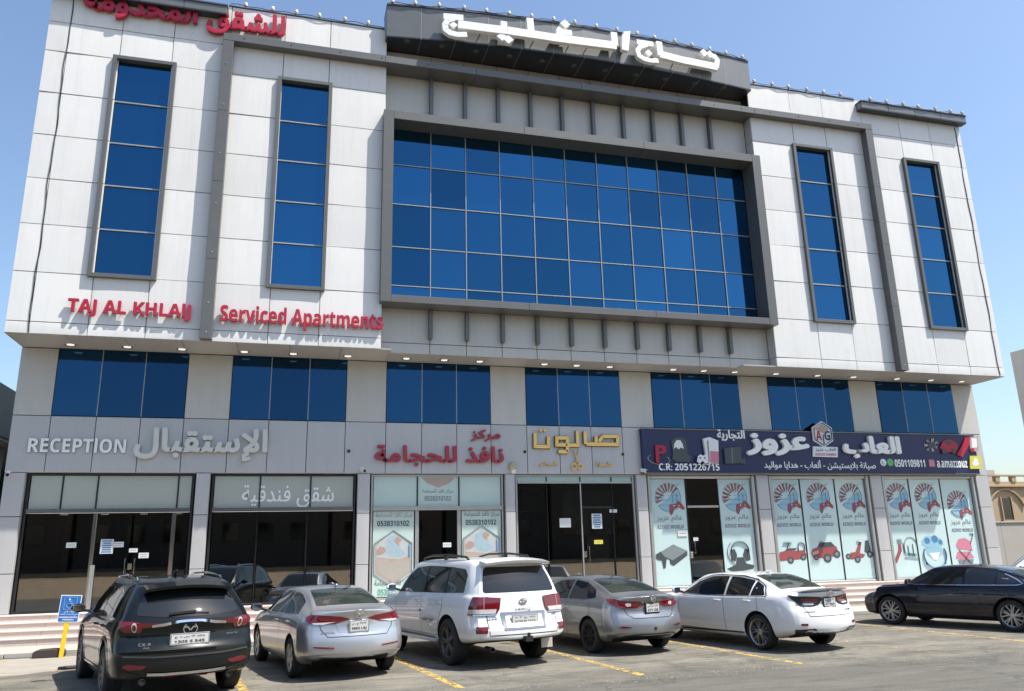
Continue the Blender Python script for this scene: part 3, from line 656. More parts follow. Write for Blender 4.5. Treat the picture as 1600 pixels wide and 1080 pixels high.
# downlights in the soffit
q = MB(); q.lathe([(.105,-.004),(.14,-.012),(.15,0.0)], (0,0,0), 'z', M['steel'], 20); dr = q.mesh('ring', smooth=True)
q = MB(); q.lathe([(0,-.006),(.104,-.006)], (0,0,0), 'z', M['glow'], 20); dd = q.mesh('diffuser')
for k, x in enumerate((-6.09,-4.64,-3.2,-1.49,-.1,1.5,3.28,4.47,5.61,7.77,8.88,10.05,12.37,13.52,14.72,16.36,18.06,19.58,21.48,23.0,24.43)):
    t = empty('soffit_downlight', (x,23.73,ZB-.001)); tag(t, 'round white downlight in the soffit, %s from the left' % ORD[k], 'ceiling light', 'row of round downlights in the soffit')
    link('ring', dr, t); link('diffuser', dd, t)

# ============================================================ SHOPFRONTS (parts of the building)
GY = Lw+.17
def gx_at(px, py): return on_plane(px, py, GY).x
def front(i, uppers, lowers, doors, tr=(3.38,3.50), upmat='frost', lowmat=None, fr='alu', uz=4.455):
    x0, x1 = SX[i]; s = part('shopfront', (x0+x1)/2, GY, .81); f = M['black' if fr == 'steel' else fr]
    BB('frame', x0+.045, x0+.10, GY-.05, GY+.05, .81, 4.455, f, .004, s); BB('frame', x1-.10, x1-.045, GY-.05, GY+.05, .81, 4.455, f, .004, s)
    BB('frame', x0+.103, x1-.103, GY-.045, GY+.05, .81, .87, f, .004, s); BB('frame', x0+.103, x1-.103, GY-.045, GY+.05, 4.40, 4.455, f, .004, s)
    if tr: BB('transom', x0+.103, x1-.103, GY-.09, GY+.05, tr[0], tr[1], M['steel' if fr == 'steel' else 'alu'], .006, s)
    xs = [x0+.10]+uppers+[x1-.10]
    zt = tr[1] if tr else .87
    for a, b in zip(xs[:-1], xs[1:]):
        BB('upper_pane' if tr else 'pane', a+.022, b-.022, GY-.006, GY+.006, zt+.003, 4.397, M[upmat], 0, s)
    for a in uppers: BB('mullion', a-.018, a+.018, GY-.03, GY+.03, zt+.003, 4.397, M['black'], 0, s)
    if tr:
        xs = [x0+.10]+[l[0] for l in lowers]+[x1-.10]; w0 = .02
        for k, (a, b) in enumerate(zip(xs[:-1], xs[1:])):
            isd = any(d[0] <= (a+b)/2 <= d[1] for d in doors)
            BB('door_leaf' if isd else 'pane', a+.035, b-.035, GY-.006, GY+.006, .90 if isd else .873, tr[0]-.03 if isd else tr[0]-.003, M[lowmat or 'shop_glass'], 0, s)
        for a, wd, mm in lowers:
            if wd: BB('mullion', a-wd/2, a+wd/2, GY-.04, GY+.05, .873, tr[0]-.003, M[mm], .003, s)
    return s
def handle(s, x, z0, z1):
    q = MB(); q.tube([(x, GY-.02, z0), (x, GY-.08, z0+.02), (x, GY-.08, z1-.02), (x, GY-.02, z1)], .014, M['steel'], 8)
    o = q.build('handle', s, smooth=True); o.location = -PO[s.name]
def label(name, lab, cat, px0, py0, px1, py1, m, lines=3, ink='ink_gray', yoff=-.012, group=None):
    x0, x1, z0, z1 = rect_px(px0, py0, px1, py1, GY); c = Vector(((x0+x1)/2, GY+yoff, (z0+z1)/2))
    t = empty(name, c); tag(t, lab, cat, group); w, h = x1-x0, z1-z0
    B('sheet', t, -w/2, w/2, -.002, .001, -h/2, h/2, M[m])
    if lines:
        q = MB()
        for k in range(lines):
            zz = h/2-(k+.75)*h/(lines+.5); ww = w*random.uniform(.28,.42)
            q.box(-ww, ww, -.0035, -.0025, zz-h*.05/1, zz+h*.05, M[ink])
        q.build('print', t)
    return t
# reception
s = front(0, [gx_at(97,770), gx_at(152,770), gx_at(278,770)], [(gx_at(145,850), .09, 'steel'), (gx_at(205,850), 0, 'steel'), (gx_at(269,850), .10, 'steel')], [(gx_at(146,850), gx_at(268,850))], fr='steel')
xd = gx_at(205,860)
handle(s, xd-.12, 1.75, 2.15); handle(s, xd+.12, 1.75, 2.15)
BB('lock', xd-.05, xd+.05, GY-.02, GY+.02, 1.86, 2.02, M['steel'], .004, s)
BB('kick_plate', gx_at(143,900)-.05, gx_at(143,900)+.06, GY-.055, GY-.041, .87, 2.0, M['alu'], .003, s)
for x in (-5.9, -4.9, -3.9, -3.0): BB('glass_clamp', x-.10, x+.10, GY-.02, GY+.02, 3.34, 3.378, M['steel'], .003, s)
label('notice', 'pale blue printed notice taped on the left glass door under the reception sign', 'notice', 158,843,176,865, 'paper', 6, 'ink_blue')
label('notice', 'small white slip on the left reception door, right of the larger notice', 'notice', 177,847,193,855, 'paper', 2)
label('notice', 'small white push label just above the lock between the two reception doors', 'notice', 202,857,215,863, 'paper', 1)
label('notice', 'small white slip on the right glass door under the reception sign', 'notice', 217,864,232,872, 'paper', 2)
label('notice', 'white slip on the glass panel left of the reception doors', 'notice', 104,848,119,856, 'paper', 1)
# reception desk inside
t = empty('reception_desk', (-5.0, 27.0, .8)); tag(t, 'dark brown wooden reception desk with a pale top seen through the lobby glass', 'desk')
B('front_panel', t, -1.2, 1.6, 0, .6, 0, 1.02, M['wood']); B('desk_top', t, -1.28, 1.68, -.05, .65, 1.023, 1.08, M['cream'])
BB('lobby_panelling', -7.3, -5.6, 29.0, 29.1, .8, 4.3, M['wood']); BB('lobby_panelling', -4.1, -2.7, 29.6, 29.7, .8, 4.3, M['wood'])
# apartments lobby
s = front(1, [gx_at(406,770), gx_at(485,770)], [(gx_at(400,850), .02, 'black'), (gx_at(478,850), .02, 'black')], [], fr='steel')
x0, x1, z0, z1 = rect_px(379,758,521,793,GY)
o = text('شقق فندقية', x0, x1, z0, z1, GY-.012, .006, M['white'], .008); o.name = 'window_lettering'; tag(o, 'white Arabic lettering on the frosted upper panes of the second shopfront from the left', 'lettering')
t = empty('armchair', (-.4, 27.2, .8)); tag(t, 'dark brown armchair standing inside behind the second shopfront glass', 'chair')
B('seat', t, -.45, .45, -.4, .4, .12, .45, M['wood'], .04); B('backrest', t, -.45, .45, .3, .5, .455, 1.0, M['wood'], .04)
for sx_ in (-1, 1): B('armrest', t, sx_*.53-.075, sx_*.53+.075, -.4, .5, .12, .65, M['wood'], .03)
for sx_ in (-1, 1):
    for sy_ in (-.33, .43): B('leg', t, sx_*.5-.03, sx_*.5+.03, sy_-.03, sy_+.03, 0, .118, M['black'])
# clinic
ca, cb = gx_at(651,850), gx_at(717,850)
s = front(2, [gx_at(652,770), gx_at(717,770)], [(ca, .11, 'alu'), (cb, .11, 'alu')], [(ca, cb)], upmat='frost_green', fr='alu')
handle(s, cb-.28, 1.45, 1.85)
def window_print(name, lab, x0, x1, z0, z1, m, cat='window print', group=None):
    t = empty(name, ((x0+x1)/2, GY-.010, z0)); tag(t, lab, cat, group); w = x1-x0
    B('sheet', t, -w/2, w/2, -.001, .002, 0, z1-z0, M[m]); return t, w, z1-z0
def clinic(t, w, h, low):
    q = MB(); c = h-1.36 if low else h-1.25; rr = w*.46
    hexa = [(-rr, .42), (0, .80), (rr, .42), (rr, -.45), (0, -.83), (-rr, -.45)]
    for a, b in zip(hexa, hexa[1:]+hexa[:1]): q.bar((a[0],-.008,c+a[1]), (b[0],-.008,c+b[1]), .008, .03, M['ink_gray'], (0,1,0))
    q.prism([(x*.94, c+z*.94) for x, z in hexa], -.005, -.002, M['ink_skin'])
    q.build('hexagon_picture', t)
    q = MB()
    q.prism([(-rr*.9, c+.02), (-rr*.9, c+.36), (-rr*.3, c+.64), (0, c+.74), (rr*.5, c+.54), (rr*.9, c+.36), (rr*.9, c+.06), (rr*.3, c-.04), (-rr*.3, c-.02)], -.007, -.0055, M['ink_pale'])
    q.prism([(-rr*.32, c+.56), (rr*.1, c+.66), (rr*.36, c+.28), (rr*.7, c+.10), (rr*.2, c+.0), (-.12, c+.06), (-rr*.45, c+.20)], -.0085, -.0072, M['ink_cloth'])
    for pp in ([(-rr*.9,.20),(-rr*.72,.34),(-rr*.46,.30),(-rr*.40,.18),(-rr*.62,.10),(-rr*.86,.08)], [(rr*.02,.50),(rr*.20,.62),(rr*.46,.52),(rr*.30,.42),(rr*.34,.34),(rr*.14,.40)]): q.prism([(a_, c+b_) for a_, b_ in pp], -.0099, -.0087, M['ink_flesh'])
    q.prism([(rr*.78, c+.0), (rr*.88, c+.0), (rr*.88, c+.3), (rr*.83, c+.42), (rr*.78, c+.3)], -.0098, -.0083, M['ink_blue'])
    q.prism([(-rr*.85, c-.15), (rr*.85, c-.08), (rr*.85, c-.38), (0, c-.72), (-rr*.85, c-.36)], -.0072, -.0056, M['cream_wall'])
    q.build('treatment_picture', t)
    text('مركز نافذ للحجامة', -w*.44, w*.46, h-.22, h-.02, -.004, .004, M['ink_skin' if low else 'ink_gray'], .01, t)
    text('0538310102', -w*.40, w*.38, h-.44, h-.28, -.004, .004, M['ink_dark'], .01, t)
    if low:
        text('مركز نافذ للحجامة', -w*.44, w*.46, .28, .48, -.004, .004, M['ink_gray'], .01, t)
        text('0538310102', -w*.36, w*.40, .04, .22, -.004, .004, M['ink_mint'], .015, t)
t, w, h = window_print('window_print', 'mint clinic window print with a hexagon picture and phone number, left of the clinic door', SX[2][0]+.13, ca-.09, .9, 3.36, 'frost_green'); clinic(t, w, h, True)
t, w, h = window_print('window_print', 'mint clinic window print with a hexagon picture and phone number, right of the clinic door', cb+.09, SX[2][1]-.13, .9, 3.36, 'frost_green'); clinic(t, w, h, False)
t, w, h = window_print('window_print', 'faded mint print with a phone number on the middle pane above the clinic door', gx_at(655,770), gx_at(714,770), 3.54, 4.38, 'frost_green')
q = MB(); q.prism([(-w*.44, h-.02), (w*.44, h-.02), (w*.3, h-.18), (0, h-.32), (-w*.3, h-.18)], -.006, -.003, M['ink_skin']); q.build('hexagon_picture', t)
text('مركز نافذ للحجامة', -w*.42, w*.40, .33, .48, -.004, .003, M['ink_gray'], .0, t); text('0538310102', -w*.36, w*.34, .12, .27, -.004, .003, M['ink_gray'], .01, t)
label('notice', 'small white label on the dark clinic door beside its handle', 'notice', 692,848,705,855, 'paper', 1)
# salon
sa, sb, sc_, se = gx_at(855,800), gx_at(908,800), gx_at(957,800), SX[3][1]
s = front(3, [sa, sb, sc_], [(sa, .015, 'black'), (sb, .04, 'alu'), (sc_, .015, 'black')], [(sb, sc_)], tr=(4.19,4.24), upmat='frost_green', fr='alu')
BB('door_head', sb+.02, sc_-.01, GY-.03, GY+.03, 3.40, 3.45, M['black'], 0, s); handle(s, sb+.2, 1.75, 2.2); BB('lock', sb+.02, sb+.13, GY-.02, GY+.02, 1.88, 2.05, M['steel'], .003, s)
label('notice', 'blank white sheet on the dark glass left of the salon door', 'notice', 874,810,892,824, 'paper', 0)
label('notice', 'pale blue two-part notice high on the salon door', 'notice', 924,803,941,826, 'paper', 6, 'ink_blue')
label('notice', 'yellow strip label on the salon door below the pale notice', 'notice', 928,844,942,850, 'ink_yellow', 1)
label('notice', 'small white label at the top of the glass right of the salon door', 'notice', 952,796,964,801, 'paper', 1)
BB('salon_partition', 9.0, 10.9, 26.0, 26.06, 2.6, 4.1, M['concrete']); BB('salon_partition', 9.9, 10.7, 26.2, 26.26, .8, 2.59, M['interior'])
q = MB(); q.tube([(p_[0], 26.3, p_[1]) for p_ in circle(7.75, 3.2, .22, 20)+[(7.97, 3.2)]], .012, M['steel'], 5); q.tube([(p_[0], 26.3, p_[1]) for p_ in circle(8.0, 3.2, .22, 20)+[(8.22, 3.2)]], .012, M['steel'], 5); q.build('ring_emblem', bld, loc=BO)
BB('ceiling_lamp', 7.7, 8.1, 26.2, 26.4, 4.36, 4.40, M['glow']); BB('ceiling_lamp', 13.0, 13.5, 26.0, 26.3, 4.36, 4.40, M['glow'])
t = empty('barber_chair', (8.1, 26.6, .8)); tag(t, 'dark padded barber chair on a steel pedestal inside behind the salon glass', 'chair')
q = MB(); q.lathe([(.3,0),(.3,.03),(.05,.06),(.05,.45)], (0,0,0), 'z', M['steel'], 16); q.build('pedestal', t, smooth=True)
B('seat', t, -.3, .3, -.3, .3, .453, .60, M['black'], .04); B('backrest', t, -.28, .28, .3, .42, .604, 1.25, M['black'], .04)
for sx_ in (-1, 1): B('armrest', t, sx_*.36-.045, sx_*.36+.045, -.25, .3, .68, .76, M['black'], .02)
# toy and games shop: three bays
def bay(i, xs, gap):
    x0, x1 = SX[i]; s = part('shopfront', (x0+x1)/2, GY, .81)
    for a, b, wz in ((x0+.045, x0+.16, 0), (x1-.16, x1-.045, 0)): BB('frame', a, b, GY-.13, GY+.05, .81, 4.455, M['alu'], .02, s)
    BB('frame', x0+.163, x1-.163, GY-.10, GY+.05, 4.35, 4.455, M['alu'], .02, s); BB('frame', x0+.163, x1-.163, GY-.06, GY+.05, .81, .88, M['alu'], .006, s)
    for k, (a, b) in enumerate(zip(xs[:-1], xs[1:])):
        if gap == k:
            BB('upper_pane', a+.02, b-.02, GY-.006, GY+.006, 3.46, 4.347, M['shop_glass'], 0, s); BB('door_leaf', a+.03, b-.03, GY-.006, GY+.006, .89, 3.38, M['shop_glass'], 0, s)
            BB('door_head', a+.02, b-.02, GY-.03, GY+.03, 3.385, 3.455, M['alu'], .004, s); handle(s, a+.16, 1.9, 2.3); BB('lock', a-.03, a+.09, GY-.03, GY+.03, 1.75, 1.95, M['alu'], .004, s)
        else: BB('pane', a+.012, b-.012, GY-.006, GY+.006, .883, 4.347, M['shop_glass'], 0, s)
    for a in xs[1:-1]: BB('mullion', a-.013, a+.013, GY-.03, GY+.03, .883, 4.347, M['black'], 0, s)
    return s
b5 = [SX[4][0]+.16, gx_at(1072,780), gx_at(1122,780), SX[4][1]-.16]
b6 = [SX[5][0]+.16, gx_at(1249,760), gx_at(1303,760), SX[5][1]-.16]
b7 = [SX[6][0]+.16, gx_at(1419,760), gx_at(1468,760), SX[6][1]-.16]
bay(4, b5, 1); bay(5, b6, 9); bay(6, b7, 9)
def ring(q, cx, cz, r, w, m, a0=0, a1=360, y0=-.006, n=22, sx=1, rot=0):
    pts = circle(0, 0, r, n, a0, a1)
    if a1-a0 >= 360: pts.append(pts[0])
    c, s_ = math.cos(R(rot)), math.sin(R(rot))
    pts = [(cx+c*x*sx-s_*z, cz+s_*x*sx+c*z) for x, z in pts]
    for a, b in zip(pts[:-1], pts[1:]): q.bar((a[0],y0,a[1]), (b[0],y0,b[1]), .003, w, m, (0,1,0))
def poly(q, pts, m, y=-.005): q.prism(pts, y-.0015, y, m)
def pad(q, cx, cz, s, m, y=-.009):
    P = [(-.30,.12),(-.2,.2),(-.08,.14),(.08,.14),(.2,.2),(.30,.12),(.40,-.18),(.34,-.28),(.22,-.18),(.12,-.06),(-.12,-.06),(-.22,-.18),(-.34,-.28),(-.40,-.18)]
    c, s_ = math.cos(R(20)), math.sin(R(20))
    poly(q, [(cx+s*(c*x-s_*z), cz+s*(s_*x+c*z)) for x, z in P], m, y)
def logo(t, c):
    q = MB(); r = .47; tilt = 33
    def pt(a, rr): return (rr*math.cos(R(a))*.98, c+rr*math.sin(R(a)))
    # fan of red stripes in the upper left half
    for k in range(9):
        a = tilt+8+k*19
        poly(q, [pt(a-2, r*(.30+.12*(k%2))), pt(a-2, r*1.0), pt(a+5, r*1.02), pt(a+10, r*.99), pt(a+8, r*(.42+.1*(k%3)))], M['ink_rust' if k % 3 else 'ink_red'])
    ring(q, 0, c, r*1.03, .014, M['ink_rust'], tilt+4, tilt+170)
    q.build('logo_rays', t)
    q = MB()
    poly(q, [pt(a, r*.90) for a in range(tilt-180, tilt+1, 12)], M['ink_sky'], -.0025)
    ring(q, 0, c, r*.96, .035, M['ink_blue'], tilt-180, tilt+12)
    for k in (.35, .7): ring(q, 0, c, r*.93, .022, M['ink_blue'], -90, 20, sx=k, y0=-.0065)
    for k in (-.5, -.15, .15): q.bar((-r*math.cos(math.asin(abs(k)))*.9 if k < .1 else -.05, -.0075, c+k*r), (r*math.cos(math.asin(abs(k)))*.95, -.0075, c+k*r), .003, .014, M['ink_blue'], (0,1,0))
    # sweeping swoosh across the globe
    pts = [(-r*.98, -r*.25), (-r*.6, r*.12), (-.1, r*.5), (r*.45, r*.8), (r*.95, r*.98)]
    for k, (a, b) in enumerate(zip(pts[:-1], pts[1:])): q.bar((a[0],-.0085,c+a[1]), (b[0],-.0085,c+b[1]), .003, .06-.011*k, M['ink_blue'], (0,1,0))
    q.build('logo_globe', t)
    q = MB(); pad(q, r*.52, c-r*.62, .74, M['ink_red'], -.010); 
    for dx, dz in ((.33,-.30),(.62,-.22)): poly(q, [(r*dx*1.3-.02+p, c-r*.55+s_) for p, s_ in circle(.0,.0,.022,8)], M['ink_white'], -.0125)
    q.build('logo_controller', t)
def wheel(q, x, z, r, m='ink_dark'):
    poly(q, circle(x, z, r, 14), M[m], -.007); poly(q, circle(x, z, r*.5, 10), M['ink_gray'], -.009)
def pic(kind, t, c):
    q = MB(); D, Rd, G, Bl, P = (M[k] for k in ('ink_dark','ink_red','ink_gray','ink_blue','ink_pink'))
    if kind == 'console':
        poly(q, [(-.55,.12),(.05,.42),(.56,.18),(.55,.04),(.02,-.32),(-.10,-.26),(-.12,-.1),(-.5,.02)], D); poly(q, [(-.52,.13),(.05,.44),(.56,.2),(0,-.12)], G, -.007)
        poly(q, [(-.60,.10),(-.42,.2),(-.3,.02),(-.22,-.05),(-.28,-.38),(-.36,-.40),(-.40,-.12),(-.52,-.1),(-.60,-.05)], D, -.009)
    elif kind == 'headset':
        ring(q, 0, .16, .34, .09, D, -10, 190, -.008); ring(q, -.02, .1, .46, .035, D, 130, 245, -.0095)
        poly(q, [(-.36,.2),(-.2,.22),(-.12,0),(-.2,-.22),(-.36,-.18)], D, -.010); poly(q, [(.2,.22),(.36,.2),(.38,-.18),(.2,-.22),(.1,0)], D, -.010)
        poly(q, [(-.14,-.08),(.12,-.08),(.2,-.3),(.5,-.38),(.46,-.5),(-.3,-.62),(-.55,-.48),(-.2,-.34)], D, -.006)
    elif kind == 'push_car':
        poly(q, [(-.56,-.08),(-.5,.06),(-.25,.12),(.1,.10),(.5,.12),(.56,-.06),(.5,-.2),(-.5,-.26),(-.57,-.18)], Rd); poly(q, [(-.28,.12),(.12,.12),(.2,.2),(-.18,.2)], D, -.007)
        q.bar((-.22,-.01,.15),(-.1,-.01,.42),.004,.06,D,(0,1,0)); q.bar((-.32,-.012,.42),(.02,-.012,.40),.004,.07,D,(0,1,0)); ring(q, .38, .28, .13, .05, D, 0, 180, -.010); q.bar((.25,-.012,.28),(.25,-.012,.1),.004,.05,D,(0,1,0)); q.bar((.51,-.012,.28),(.51,-.012,.1),.004,.05,D,(0,1,0))
        wheel(q, -.1, -.24, .13); wheel(q, .42, -.14, .12)
    elif kind == 'toy_car':
        poly(q, [(-.56,0),(-.48,.16),(-.2,.22),(.1,.2),(.5,.24),(.56,.02),(.5,-.12),(.0,-.2),(-.5,-.18)], Rd); poly(q, [(-.3,.2),(-.16,.38),(.3,.4),(.45,.24),(.1,.2)], D, -.007); ring(q, -.1, .34, .08, .03, D, 0, 360, -.010)
        poly(q, [(-.5,.04),(-.25,.1),(-.25,.0),(-.5,-.08)], M['ink_skin'], -.0075); wheel(q, -.38, -.17, .10); wheel(q, .08, -.2, .17); wheel(q, .48, -.06, .15)
    elif kind == 'go_kart':
        poly(q, [(-.45,-.18),(-.3,-.02),(-.1,0),(.1,.38),(.2,.36),(.08,-.05),(.3,-.1),(.2,-.22),(-.3,-.28)], Rd); poly(q, [(.28,.0),(.36,.42),(.5,.44),(.56,.05),(.4,-.06)], D, -.007)
        q.bar((.0,-.01,.4),(.2,-.01,.34),.004,.05,D,(0,1,0)); wheel(q, -.42, -.16, .11); wheel(q, -.05, -.28, .13); wheel(q, .5, -.1, .13)
    elif kind == 'swing_set':
        poly(q, [(-.58,-.48),(-.3,.02),(-.26,.3),(-.14,.3),(-.14,0),(-.42,-.46)], Rd); ring(q, .28, .1, .42, .03, D, -25, 205, -.007, sx=.7); poly(q, [(-.3,.26),(-.1,.26),(-.1,.44),(-.3,.44)], G, -.0075)
        for a, b in (((-.05,-.1),(-.05,.3)),((.56,-.3),(.56,.3)),((-.05,-.25),(.56,-.32)),((-.05,-.1),(.5,-.16)),((.15,-.2),(.15,.2)),((.36,-.2),(.36,.25))): q.bar((a[0],-.012,a[1]),(b[0],-.012,b[1]),.004,.03,D,(0,1,0))
        poly(q, [(.1,-.2),(.42,-.24),(.42,-.12),(.1,-.08)], M['ink_mint'], -.009)
    elif kind == 'baby_walker':
        poly(q, [(-.5,.35),(-.3,.55),(.1,.52),(.35,.45),(.48,.2),(.2,.08),(-.3,.1),(-.5,.2)], M['ink_sky'], -.006)
        for dx, dz, r in ((-.25,.36,.13),(.1,.42,.15),(.34,.3,.1)): poly(q, circle(dx, dz, r, 12), Bl, -.008)
        ring(q, 0, -.2, .5, .10, Bl, 150, 390, -.008, sx=1); poly(q, [(-.38,.08),(.4,.08),(.3,-.2),(0,-.42),(-.3,-.2)], M['ink_sky'], -.0055); poly(q, [(-.22,-.12),(.24,-.1),(.1,-.38),(-.08,-.38)], M['ink_white'], -.0072)
        for dx in (-.4, 0, .42): poly(q, circle(dx, -.52 if dx else -.72, .05, 8), D, -.010)
    elif kind == 'pushchair':
        poly(q, [(-.4,.3),(-.25,.52),(.05,.56),(.3,.42),(.32,.05),(.0,.1),(-.36,.12)], P, -.006); q.bar((.25,-.009,.3),(.46,-.009,.72),.004,.05,D,(0,1,0)); q.bar((.46,-.009,.72),(.3,-.009,.74),.004,.04,D,(0,1,0))
        poly(q, [(-.38,.02),(.2,.02),(.34,-.22),(-.1,-.30),(-.5,-.24)], P, -.007); poly(q, [(-.42,-.30),(.3,-.28),(.2,-.62),(-.36,-.62)], G, -.0065)
        for a, b in (((-.3,.1),(.3,-.6)),((.25,.1),(-.35,-.6))): q.bar((a[0],-.013,a[1]),(b[0],-.013,b[1]),.004,.03,D,(0,1,0))
        wheel(q, -.34, -.68, .11); wheel(q, .3, -.66, .12)
    q.build('picture', t)
NM = dict(console='black game console', headset='black headphones on a stand', push_car='red push car', toy_car='red ride-on toy car', go_kart='red pedal go-kart', swing_set='red slide and swing set', baby_walker='blue baby walker', pushchair='pink pushchair')
for (a, b), k in zip([(b5[0],b5[1]),(b5[2],b5[3]),(b6[0],b6[1]),(b6[1],b6[2]),(b6[2],b6[3]),(b7[0],b7[1]),(b7[1],b7[2]),(b7[2],b7[3])], NM):
    t, w, h = window_print('window_poster', 'pale blue window poster picturing a %s under a globe logo' % NM[k], a+.03, b-.03, .90, 4.33, 'poster', 'poster', 'tall pale blue posters in the games shop windows')
    dz = -.28 if k == 'pushchair' else 0
    logo(t, h-.62+dz)
    text('عالم عزوز', -.46, .46, h-1.42+dz, h-1.18+dz, -.004, .004, M['ink_gray'], .0, t)
    text('AZOOZ WORLD', -.48, .48, h-1.62+dz, h-1.50+dz, -.004, .004, M['ink_gray'], .0, t)
    e = empty('art', (0,0,0)); 
    pic(k, t, 0); pc = [c for c in t.children if c.name.startswith('picture')][0]; pc.location.z = h-2.52+dz*.4; pc.scale = (.98, 1, .9)
    bpy.data.objects.remove(e)
label('notice', 'small white card taped on the console poster beside the games shop door', 'notice', 1058,829,1074,838, 'paper', 1, yoff=-.03)
label('notice', 'small white open card on the games shop glass door', 'notice', 1083,840,1091,845, 'paper', 1)
t = empty('display_stand', (13.7, 27.2, .8)); tag(t, 'dark shelving unit stocked with boxed games inside the games shop doorway', 'shelf')
B('back_panel', t, -.7, .7, .3, .34, 0, 2.9, M['interior_dark'])
for k in range(6):
    B('shelf', t, -.7, .7, -.1, .297, .1+.5*k, .13+.5*k, M['wood'])
    for j in range(6): B('game_box', t, -.66+.22*j, -.48+.22*j, 0, .14, .134+.5*k, .134+.5*k+random.uniform(.18,.34), M[random.choice(['ink_blue','ink_red','ink_gray','ink_skin','ink_dark'])])
B('header_board', t, -.7, .7, -.12, -.08, 2.55, 3.0, M['ink_skin'])

# ============================================================ SIGNS
def sign(name, lab, x, y, z, cat='sign'): t = empty(name, (x, y, z)); tag(t, lab, cat); return t
def tsign(name, lab, s, px, Y, depth, m, bold=.012, side=None, gap=0):
    """one lettered sign, letters standing 'gap' off the wall at Y"""
    yy = Y-gap; x0, x1, z0, z1 = rect_px(*px, yy); c = Vector(((x0+x1)/2, Y, z0)); t = sign(name, lab, *c)
    letters(t, text_mesh(s, x0-c.x, x1-c.x, 0, z1-z0, -gap, depth, m, bold, side=side))
    if gap:
        q = MB(); n = max(3, int((x1-x0)/.35))
        for k in range(n): xx = x0-c.x+(x1-x0)*(k+.5)/n; q.tube([(xx, -gap-depth*.4, (z1-z0)*.42), (xx, 0, (z1-z0)*.42)], .008, M['steel'], 5)
        q.build('standoffs', t)
    return t
tsign('wall_sign', 'red English lettering TAJ AL KHLAIJ on the white cladding lower left', 'TAJ AL KHLAIJ', (107.8,465.5,297,503), U, .07, M['red'], .03, gap=.07)
t = tsign('wall_sign', 'red English lettering Serviced Apartments below the second tall window', 'Serviced Apartments', (345,476,598,523), U, .07, M['red'], .03, gap=.07)
p0 = on_plane(130,8,U-.12); p1 = on_plane(446,45,U-.12); zb = on_plane(194,33,U-.12).z; zt = on_plane(404,20,U-.12).z
t = sign('wall_sign', 'large red Arabic lettering along the top left edge of the facade', (p0.x+p1.x)/2, U, zb)
hw = (p1.x-p0.x)/2; letters(t, text_mesh('للشقق المخدومة', -hw, hw, 0, zt-zb, -.06, .12, M['red'], .035))
q = MB()
for k in range(14): xx = -hw+.3+(2*hw-.6)*k/13; q.tube([(xx, -.07, .62), (xx, .0, .62)], .012, M['steel'], 5)
q.build('standoffs', t)
tsign('wall_sign', 'white English lettering RECEPTION on the grey fascia', 'RECEPTION', (46,683.5,196,708.5), Lw, .035, M['white'], .024, side=M['sign_dark'], gap=.02)
tsign('wall_sign', 'large cream Arabic lettering beside the word RECEPTION', 'الإستقبال', (213,668,417,722), Lw, .10, M['cream'], .035, gap=.03)
tsign('wall_sign', 'small red Arabic word above the long red clinic lettering', 'مركز', (735,671,782,690), Lw, .06, M['red2'], .03, gap=.03)
tsign('wall_sign', 'long red Arabic lettering over the mint clinic windows', 'نافذ للحجامة', (585,695,787,729.5), Lw, .07, M['red2'], .03, gap=.03)
# salon sign: squared gold strokes
t = sign('salon_sign', 'gold Arabic salon lettering with scissors emblem above the dark salon windows', *on_plane(900,730,Lw)); o0 = t.location.copy()
def sp(x, y): p = on_plane(560+x/2.58, 420+y/2.58, Lw-.08); return (p.x-o0.x, p.z-o0.z)
q = MB(); qb = MB(); w = .115
for pts in ([(918,706),(1044,708),(1044,676),(985,676),(966,700),(958,700),(958,676)], [(913,655),(915,706)],
            [(882,653),(884,711),(846,711)], [(842,740),(842,682),(800,682),(800,710),(842,710)], [(845,737),(806,737)],
            [(712,662),(713,716),(766,717),(766,676)]):
    stroke(q, [sp(*p) for p in pts], w, -.11, -.06, M['gold']); stroke(qb, [sp(*p) for p in pts], w+.03, -.055, -.02, M['gold_dark'])
for p in ((735,652),(752,652)): c = sp(*p); q.prism([(c[0]+a*.075, c[1]+b*.075) for a, b in ((-.8,0),(0,.8),(.8,0),(0,-.8))], -.105, -.02, M['gold'])
letters(t, q.mesh('lettering', .012)); qb.build('letter_backing', t)
q = MB(); c = sp(882,770)
for s_ in (-1, 1):
    q.bar((c[0]-s_*.10,-.05-.006*s_,c[1]+.33),(c[0]+s_*.07,-.05-.006*s_,c[1]-.14),.02,.05,M['gold'],(0,1,0))
    pts = circle(c[0]+s_*.11, c[1]-.22, .085, 12)+[(c[0]+s_*.11+.085, c[1]-.22)]
    q.tube([(a,-.05,b) for a, b in pts], .022, M['gold'], 6)
q.build('scissors', t)
for s_, a in (('السلام',(732,776,804,800)), ('عاصفة',(958,776,1027,797))):
    A_ = sp(a[0],a[1]); B_ = sp(a[2],a[3]); letters(t, text_mesh(s_, A_[0], B_[0], B_[1], A_[1], -.02, .04, M['gold'], .02))
